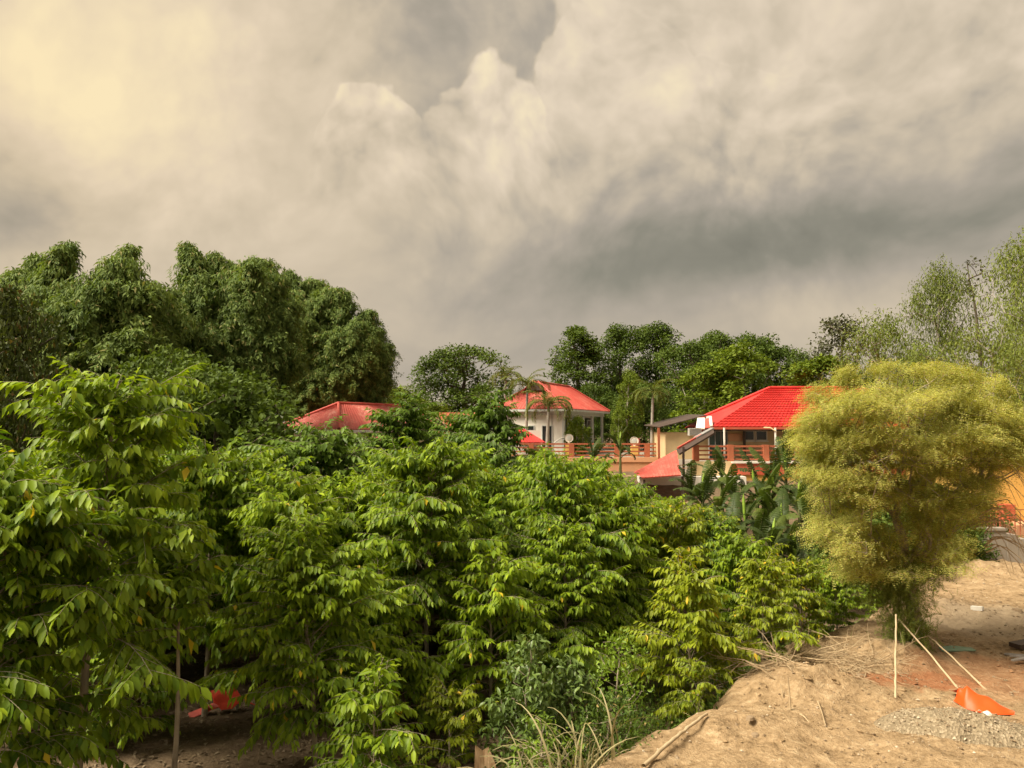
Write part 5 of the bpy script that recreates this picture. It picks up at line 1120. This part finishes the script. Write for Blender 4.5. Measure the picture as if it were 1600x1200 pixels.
n = 1500; X = rng.uniform(0, 14, n); Y = rng.uniform(10, 22, n); k = (sdist(X, Y) > .05) & (fbm(X*.6+3, Y*.6, 77) > -.05); X, Y = X[k], Y[k]; stones('earth_clods', np.c_[X, Y, sand_z(X, Y)+.01], .02, .085, label='rough lumps of earth strewn over the sand bank', cat='clods'); bpy.data.objects['earth_clods'].data.materials[0] = M['sand']
n = 700; X = gc[0]+rng.normal(0, 1.25, n); Y = gc[1]+rng.normal(0, .75, n); stones('pebbles', np.c_[X, Y, sand_z(X, Y)+.008], .008, .03, label='gravel spilled thinly around the gravel heap', cat='pebbles')
n = 420; X = rng.uniform(0, 13, n); Y = rng.uniform(10, 21, n); k = sdist(X, Y) > .0; X, Y = X[k], Y[k]; n = len(X); V, F, I = bake((np.array([(0, -.012, 0), (0, .012, 0), (1, .008, 0), (1, -.008, 0), (.5, 0, .02)], float), np.array([(0, 1, 4), (1, 2, 4), (2, 3, 4), (3, 0, 4)])), np.c_[X, Y, sand_z(X, Y)+.015], rdir(rng, n)*np.array([1, 1, .06]), np.tile(UP, (n, 1)), rng.uniform(.08, .35, n)); obj('dry_straws', mesh('dry_straws', V, F, M['twig']), kind='stuff', label='short dry straws scattered over the sand bank', cat='straws')
# brush pile: dry cut twigs
def twig(seed, L_=1.1):
    rg = R(seed); mb = MB(); p = np.cumsum(np.c_[np.full(7, L_/6), rg.normal(0, .03, 7), rg.normal(0, .03, 7)], 0); p -= p[0]; mb.tube(p, np.linspace(.011, .004, 7), 4, False)
    for q_ in range(3):
        o = p[2+q_]; d = nrm(np.array([.8, rg.choice([-1, 1])*rg.uniform(.3, .8), rg.normal(0, .4)])); mb.tube([o, o+d*.15, o+d*rg.uniform(.22, .42)+rg.normal(0, .03, 3)], [.006, .005, .003], 3, False)
    return mb.me('twig', M['twig'], True)
TW = [twig(s) for s in range(701, 706)]
e = empty('brush_pile', (7.0, 17.2, 0), label='tangled pile of dry cut twigs behind the sand mound', cat='brush pile')
for i in range(170):
    t = rng.uniform(0, 1); px = 1195+200*t; q = gp(px, 1056-22*sin(pi*t)*rng.uniform(0, 1)-20*rng.uniform(0, 1)); hgt = abs(rng.normal(0, .10))
    obj('twig', TW[i % 5], e, loc=q-np.array([7.0, 17.2, 0])+UP*(hgt+.03), rot=(rng.uniform(0, 6.28), rng.normal(-.08, .22), rng.uniform(0, 6.28)), scale=rng.uniform(.5, 1.2))
# single sticks stuck in or lying on the sand mound
for i, (a, b_, h, lab) in enumerate([((1174, 1076), (1282, 1106), 0, 'long dry stick lying across the sand mound'), ((1224, 1094), (1219, 1070), .3, 'short stick standing in the sand mound'), ((1278, 1098), (1290, 1136), 0, 'thin stick lying below the long stick on the mound'), ((1210, 1062), (1165, 1035), .5, 'pale stick leaning out of the orchard edge towards the mound'), ((1250, 1118), (1265, 1132), 0, 'short stick at the front of the sand mound'), ((1235, 1110), (1231, 1058), .55, 'thin dry stalk standing upright on the mound')]):
    qa, qb = gp(*a), gp(*b_)
    if h: qb = qa+(P(b_[0], b_[1], qa[1]+.1)-qa)
    MB().tube([(0, 0, 0), (qb-qa)*.5+np.array([.01, .02, .015]), qb-qa], [.017, .014, .009], 6).build('stick', M['twig'], None, True, loc=qa+UP*.025, label=lab, cat='stick', group='sticks on the sand mound')
# debris on the right: boards, sheet and slab
def rock_me(seed, s_=1.0):
    rg = R(seed); a = np.arange(9)*2*pi/9; r_ = rg.uniform(.75, 1.1, 9); mb = MB(); V = [(0, 0, .5)]+[(r_[i]*.8*cos(a[i]), r_[i]*.8*sin(a[i]), .32) for i in range(9)]+[(r_[i]*cos(a[i]), r_[i]*sin(a[i]), -.2) for i in range(9)]
    mb.add(V, [(0, 1+i, 1+(i+1) % 9) for i in range(9)]); mb.add(V, [(1+i, 10+i, 10+(i+1) % 9, 1+(i+1) % 9) for i in range(9)]); return mb.me('rock', M['stones'])
def board(p0, p1, w_, t_, m_, lab, name='board', group=None, lift=.03):
    a, b_ = gp(*p0)+UP*lift, gp(*p1)+UP*lift; c_ = (a+b_)/2; return MB().bar(a-c_, b_-c_, w_, t_).build(name, M[m_], None, loc=c_, label=lab, cat='board', group=group)
board((1586, 1016), (1618, 1010), .3, .10, 'darkwood', 'dark brown board on the debris heap at the right edge', lift=.10)
for i, (a, b_, lab) in enumerate([((1570, 1025), (1615, 1029), 'upper pale lath of the debris at the right edge'), ((1578, 1030), (1620, 1034), 'middle pale lath of the debris at the right edge'), ((1582, 1040), (1616, 1034), 'lower crossing lath of the debris at the right edge')]): board(a, b_, .07, .035, 'shed', lab, 'lath', 'pale laths at the right edge', .05+.03*i)
board((1518, 952), (1536, 953.5), .14, .10, 'white', 'pale slab lying on the sand behind the poles', 'slab', lift=.04)
M['green_sheet'] = paint('green_sheet', (.16, .24, .15), dirt=.5)
q = gp(1497, 1018); m1 = MB(); m1.slab([(-.4, -.1, .02), (.35, -.08, .03), (.35, .08, .05), (-.1, .12, .08)], .02); m1.slab([(-.4, -.1, .02), (-.1, .12, .08), (-.38, .1, .05)], .02); m1.build('green_sheet', M['green_sheet'], None, loc=q+UP*.02, label='dull green flat sheet on the sand behind the slanting poles', cat='sheet')
for i, (px, py, s_, lab) in enumerate([(1346, 1058, .10, 'pale clod on the right flank of the sand mound'), (1172, 1124, .08, 'brown clod at the left foot of the sand mound'), (1590, 955, .12, 'earth clod near the right edge behind the pale slab'), (1560, 941, .07, 'small pale stone right of the pale slab'), (1180, 1150, .07, 'small clod near the lying bamboo pole')]): obj('clod', rock_me(800+i), loc=gp(px, py)+UP*.02, rot=(0, 0, i), scale=(s_*1.3, s_, s_), label=lab, cat='clod', group='clods on the sand')

# ------------------------------------------------------------------ orchard floor: red sheet, tan sheet, litter, undergrowth
q = gp(352, 1112)
m1 = MB(); m1.slab([(-.32, .02, .42), (.15, .12, .45), (.36, 0, .25), (.18, -.12, .10)], .012); m1.slab([(-.32, .02, .42), (.18, -.12, .10), (-.02, -.16, .09), (-.22, -.05, .20)], .012); m1.slab([(-.22, -.05, .20), (-.04, -.12, .16), (-.58, -.34, -.02), (-.66, -.25, .06)], .012); m1.slab([(.36, 0, .25), (.50, .02, .16), (.62, .02, .13), (.34, .1, .22)], .012)
e = empty('red_sheet', q, label='crumpled red plastic sheet on stakes on the dark orchard floor', cat='sheet'); m1.build('sheet', M['redsheet'], e)
for x_ in (-.12, .22): MB().bar((x_, .05, -.1), (x_+.02, .05, .22), .03).build('stake', M['bark_dark'] if 0 else M['shed'], e)
def tan(t):
    p = opos(t); n = t.noise(t.v('MULTIPLY', p, (9, 9, 1)), 3, 4); return princ(t, t.ramp(n, [(.35, (.42, .25, .13)), (.65, (.66, .45, .27))]), .75, .2, bump(t, n, .4, .02))
M['tan'] = mat('tan_board', tan)
q = gp(752, 1212); m1 = MB()
m1.slab([(-.10, .0, .50), (.02, .03, .40), (.10, -.05, -.1), (-.12, -.05, -.1)], .012); m1.slab([(.02, .03, .40), (.12, .06, .44), (.15, .05, .38), (.24, .0, .18), (.30, -.06, -.1), (.09, -.05, -.1)][:4], .012); m1.slab([(.02, .03, .40), (.24, .0, .18), (.30, -.06, -.1), (.10, -.05, -.1)], .012); m1.slab([(-.08, -.02, .14), (-.06, -.08, -.1), (-.34, -.16, -.1), (-.26, -.12, .02)], .012)
m1.build('tan_sheet', M['tan'], None, loc=q, label='folded pale tan sheet standing in the grass at the bottom edge', cat='sheet')
q = gp(690, 1196); obj('clod', rock_me(820), loc=q, scale=(.13, .1, .1), label='pinkish clod in the grass left of the tan sheet', cat='clod')
n = 9000; X = rng.uniform(-13, 2, n); Y = rng.uniform(10.5, 24, n); k = sdist(X, Y) < -.8; X, Y = X[k], Y[k]; n = len(X)
V, F, I = bake([LEAF4[0], LEAF4[1]], np.c_[X, Y, ground_z(X, Y)+.02], rdir(rng, n)*np.array([1, 1, .15]), UP+rdir(rng, n)*.35, rng.uniform(.08, .17, n), rng.integers(0, 2, n)); obj('leaf_litter', mesh('leaf_litter', V, F, M['litter'], True), kind='stuff', label='dry fallen leaves on the dark orchard floor', cat='leaf litter')
# ground cover along the foot of the bank
n = 60000; X = rng.uniform(-3.2, 10, n); Y = rng.uniform(10.2, 22.5, n); d = sdist(X, Y)
k = (d < .25+.25*fbm(X*1.3, Y*1.3, 81)) & (d > -3.4) & (fbm(X*.7, Y*.7, 83)+rng.normal(0, .18, n)+.55*(d > -1.6) > -.12); X, Y, d = X[k], Y[k], d[k]; n = len(X); hgt = .42*np.clip(fbm(X*1.2, Y*1.2, 85)+.55, .05, 1)*sstep(.3, -.5, d)
V, F, I = bake([LEAF4[0], KITE], np.c_[X, Y, gz(X, Y)+hgt*rng.uniform(0, 1, n)**.7+.02], rdir(rng, n)*np.array([1, 1, .5]), UP+rdir(rng, n)*.6, rng.uniform(.05, .115, n), rng.integers(0, 2, n)); obj('ground_cover', mesh('ground_cover', V, F, M['cover'], True, rng.uniform(0, .6, n)[I]), kind='stuff', label='low green weeds along the foot of the sand bank', cat='weeds')
# grass blades
BLADE = (np.array([(0, -.02, 0), (0, .02, 0), (.35, .018, .0), (.35, -.018, 0), (.7, .012, -.08), (.7, -.012, -.08), (1, 0, -.28)], float), np.array([(0, 1, 2), (0, 2, 3), (3, 2, 4), (3, 4, 5), (5, 4, 6)]))
n = 9000; X = rng.uniform(-3.2, 7, n); Y = rng.uniform(10.2, 18, n); d = sdist(X, Y); k = (d < .1) & (d > -3.2) & (fbm(X*.9+7, Y*.9, 91) > -.05); X, Y = X[k], Y[k]; n = len(X)
V, F, I = bake(BLADE, np.c_[X, Y, gz(X, Y)], nrm(np.c_[rng.normal(0, .45, n), rng.normal(0, .45, n), np.ones(n)]), rdir(rng, n)*np.array([1, 1, .1]), rng.uniform(.15, .45, n)); obj('grass', mesh('grass', V, F, M['cover'], True, rng.uniform(.1, .8, n)[I]), kind='stuff', label='tufts of grass between the orchard and the sand bank', cat='grass')
# shrubs
def shrub(name, px, Y, py, Rm, seed, leaf_m, tpl, size, label, ntip=110, per=26, cr=.22, hang=.3, upn=.8, cat='shrub', h0=.1):
    x = (px-800)/FPX*Y; z0 = gz1(x, Y)-.05; H = P(px, py, Y)[2]-z0
    kd = TreeKind(seed, H, h0, env_round(Rm, seed, .5, .2), ntip, .03, per, cr, size, M[leaf_m], M['bark'], tpl=tpl, hang=hang, upn=upn); return kd.place(name, (x, Y, z0), H, 0, label, None, cat)
shrub('broadleaf_shrub', 822, 13.4, 1000, .62, 901, 'shrub', LEAF[1], .125, 'dark broad leaved shrub at the orchard edge above the dry grass', 75, 24, .2)
shrub('broadleaf_shrub', 893, 13.7, 1028, .50, 902, 'shrub', LEAF[1], .125, 'lower drooping broad leaved shrub right of the darker one', 60, 24, .2)
shrub('lime_shrub', 965, 14.6, 988, .62, 903, 'shrub_lime', LEAF[2], .085, 'light lime green upright shrub with fresh shoots', 80, 16, .2, -.5, .3)
shrub('weed_shrub', 950, 13.3, 1085, .8, 904, 'cover', LEAF[0], .07, 'fine leaved weedy bush in front of the lime shrub', 90, 30, .2)
shrub('weed_shrub', 845, 12.1, 1118, .42, 905, 'shrub_lime', LEAF[0], .085, 'young bright weed bush at the bottom beside the dry grass', 40, 18, .2)
x = (1085-800)/FPX*14.9; orchard('bush', 1, (x, 14.9, gz1(x, 14.9)-.05), P(1085, 1022, 14.9)[2]-gz1(x, 14.9), 2.0, 'small wilted sapling with long yellowing leaves above the sand edge', None, 'leaf_warm', False, 'young_sapling')
# tall dry grass clump
e = empty('dry_grass_clump', (0.72, 11.95, gz1(.72, 11.95)), label='tall arching half dry grass clump below the dark shrubs', cat='grass clump')
bl = []
for i in range(5):
    rg = R(950+i); t = np.linspace(0, 1, 9); el = 1.35-1.9*t**1.6*rg.uniform(.7, 1.2); st = np.c_[np.cos(el), np.zeros(9), np.sin(el)]/8; p = np.cumsum(st, 0)-st[0]; w_ = .011*(1-t**2)+.001
    V = np.vstack([p+np.c_[np.zeros(9), w_, np.zeros(9)], p-np.c_[np.zeros(9), w_, np.zeros(9)]+UP*.004]); j = np.arange(8); bl.append(mesh('blade', V, np.stack([j, j+1, j+10, j+9], -1), M['dry_grass'], True))
for i in range(150):
    x_, y_ = rng.normal(0, .34), rng.normal(0, .28); o = obj('blade', bl[i % 5], e, loc=(x_, y_, gz1(.72+x_, 11.95+y_)-e.location[2]-.03), rot=(rng.normal(0, .15), rng.normal(-.12, .2), rng.uniform(0, 6.28)), scale=rng.uniform(.7, 1.5))

# ------------------------------------------------------------------ each thing stands on its own base: move empties from the world origin to the foot of their parts
for e in [o for o in C.objects if o.type == 'EMPTY' and o.parent is None and o.location.length < 1e-6]:
    lo, hi = np.full(3, 1e9), np.full(3, -1e9)
    for ch in e.children:
        if ch.type != 'MESH': continue
        v = np.empty(len(ch.data.vertices)*3, np.float32); ch.data.vertices.foreach_get('co', v); v = v.reshape(-1, 3)*np.array(ch.scale)+np.array(ch.location)
        lo = np.minimum(lo, v.min(0)); hi = np.maximum(hi, v.max(0))
    base = np.array([(lo[0]+hi[0])/2, (lo[1]+hi[1])/2, lo[2]])
    if not np.all(np.abs(base) < 1e6): continue
    e.location = [float(x) for x in base]
    for ch in e.children: ch.location = [float(a-b) for a, b in zip(ch.location, base)]
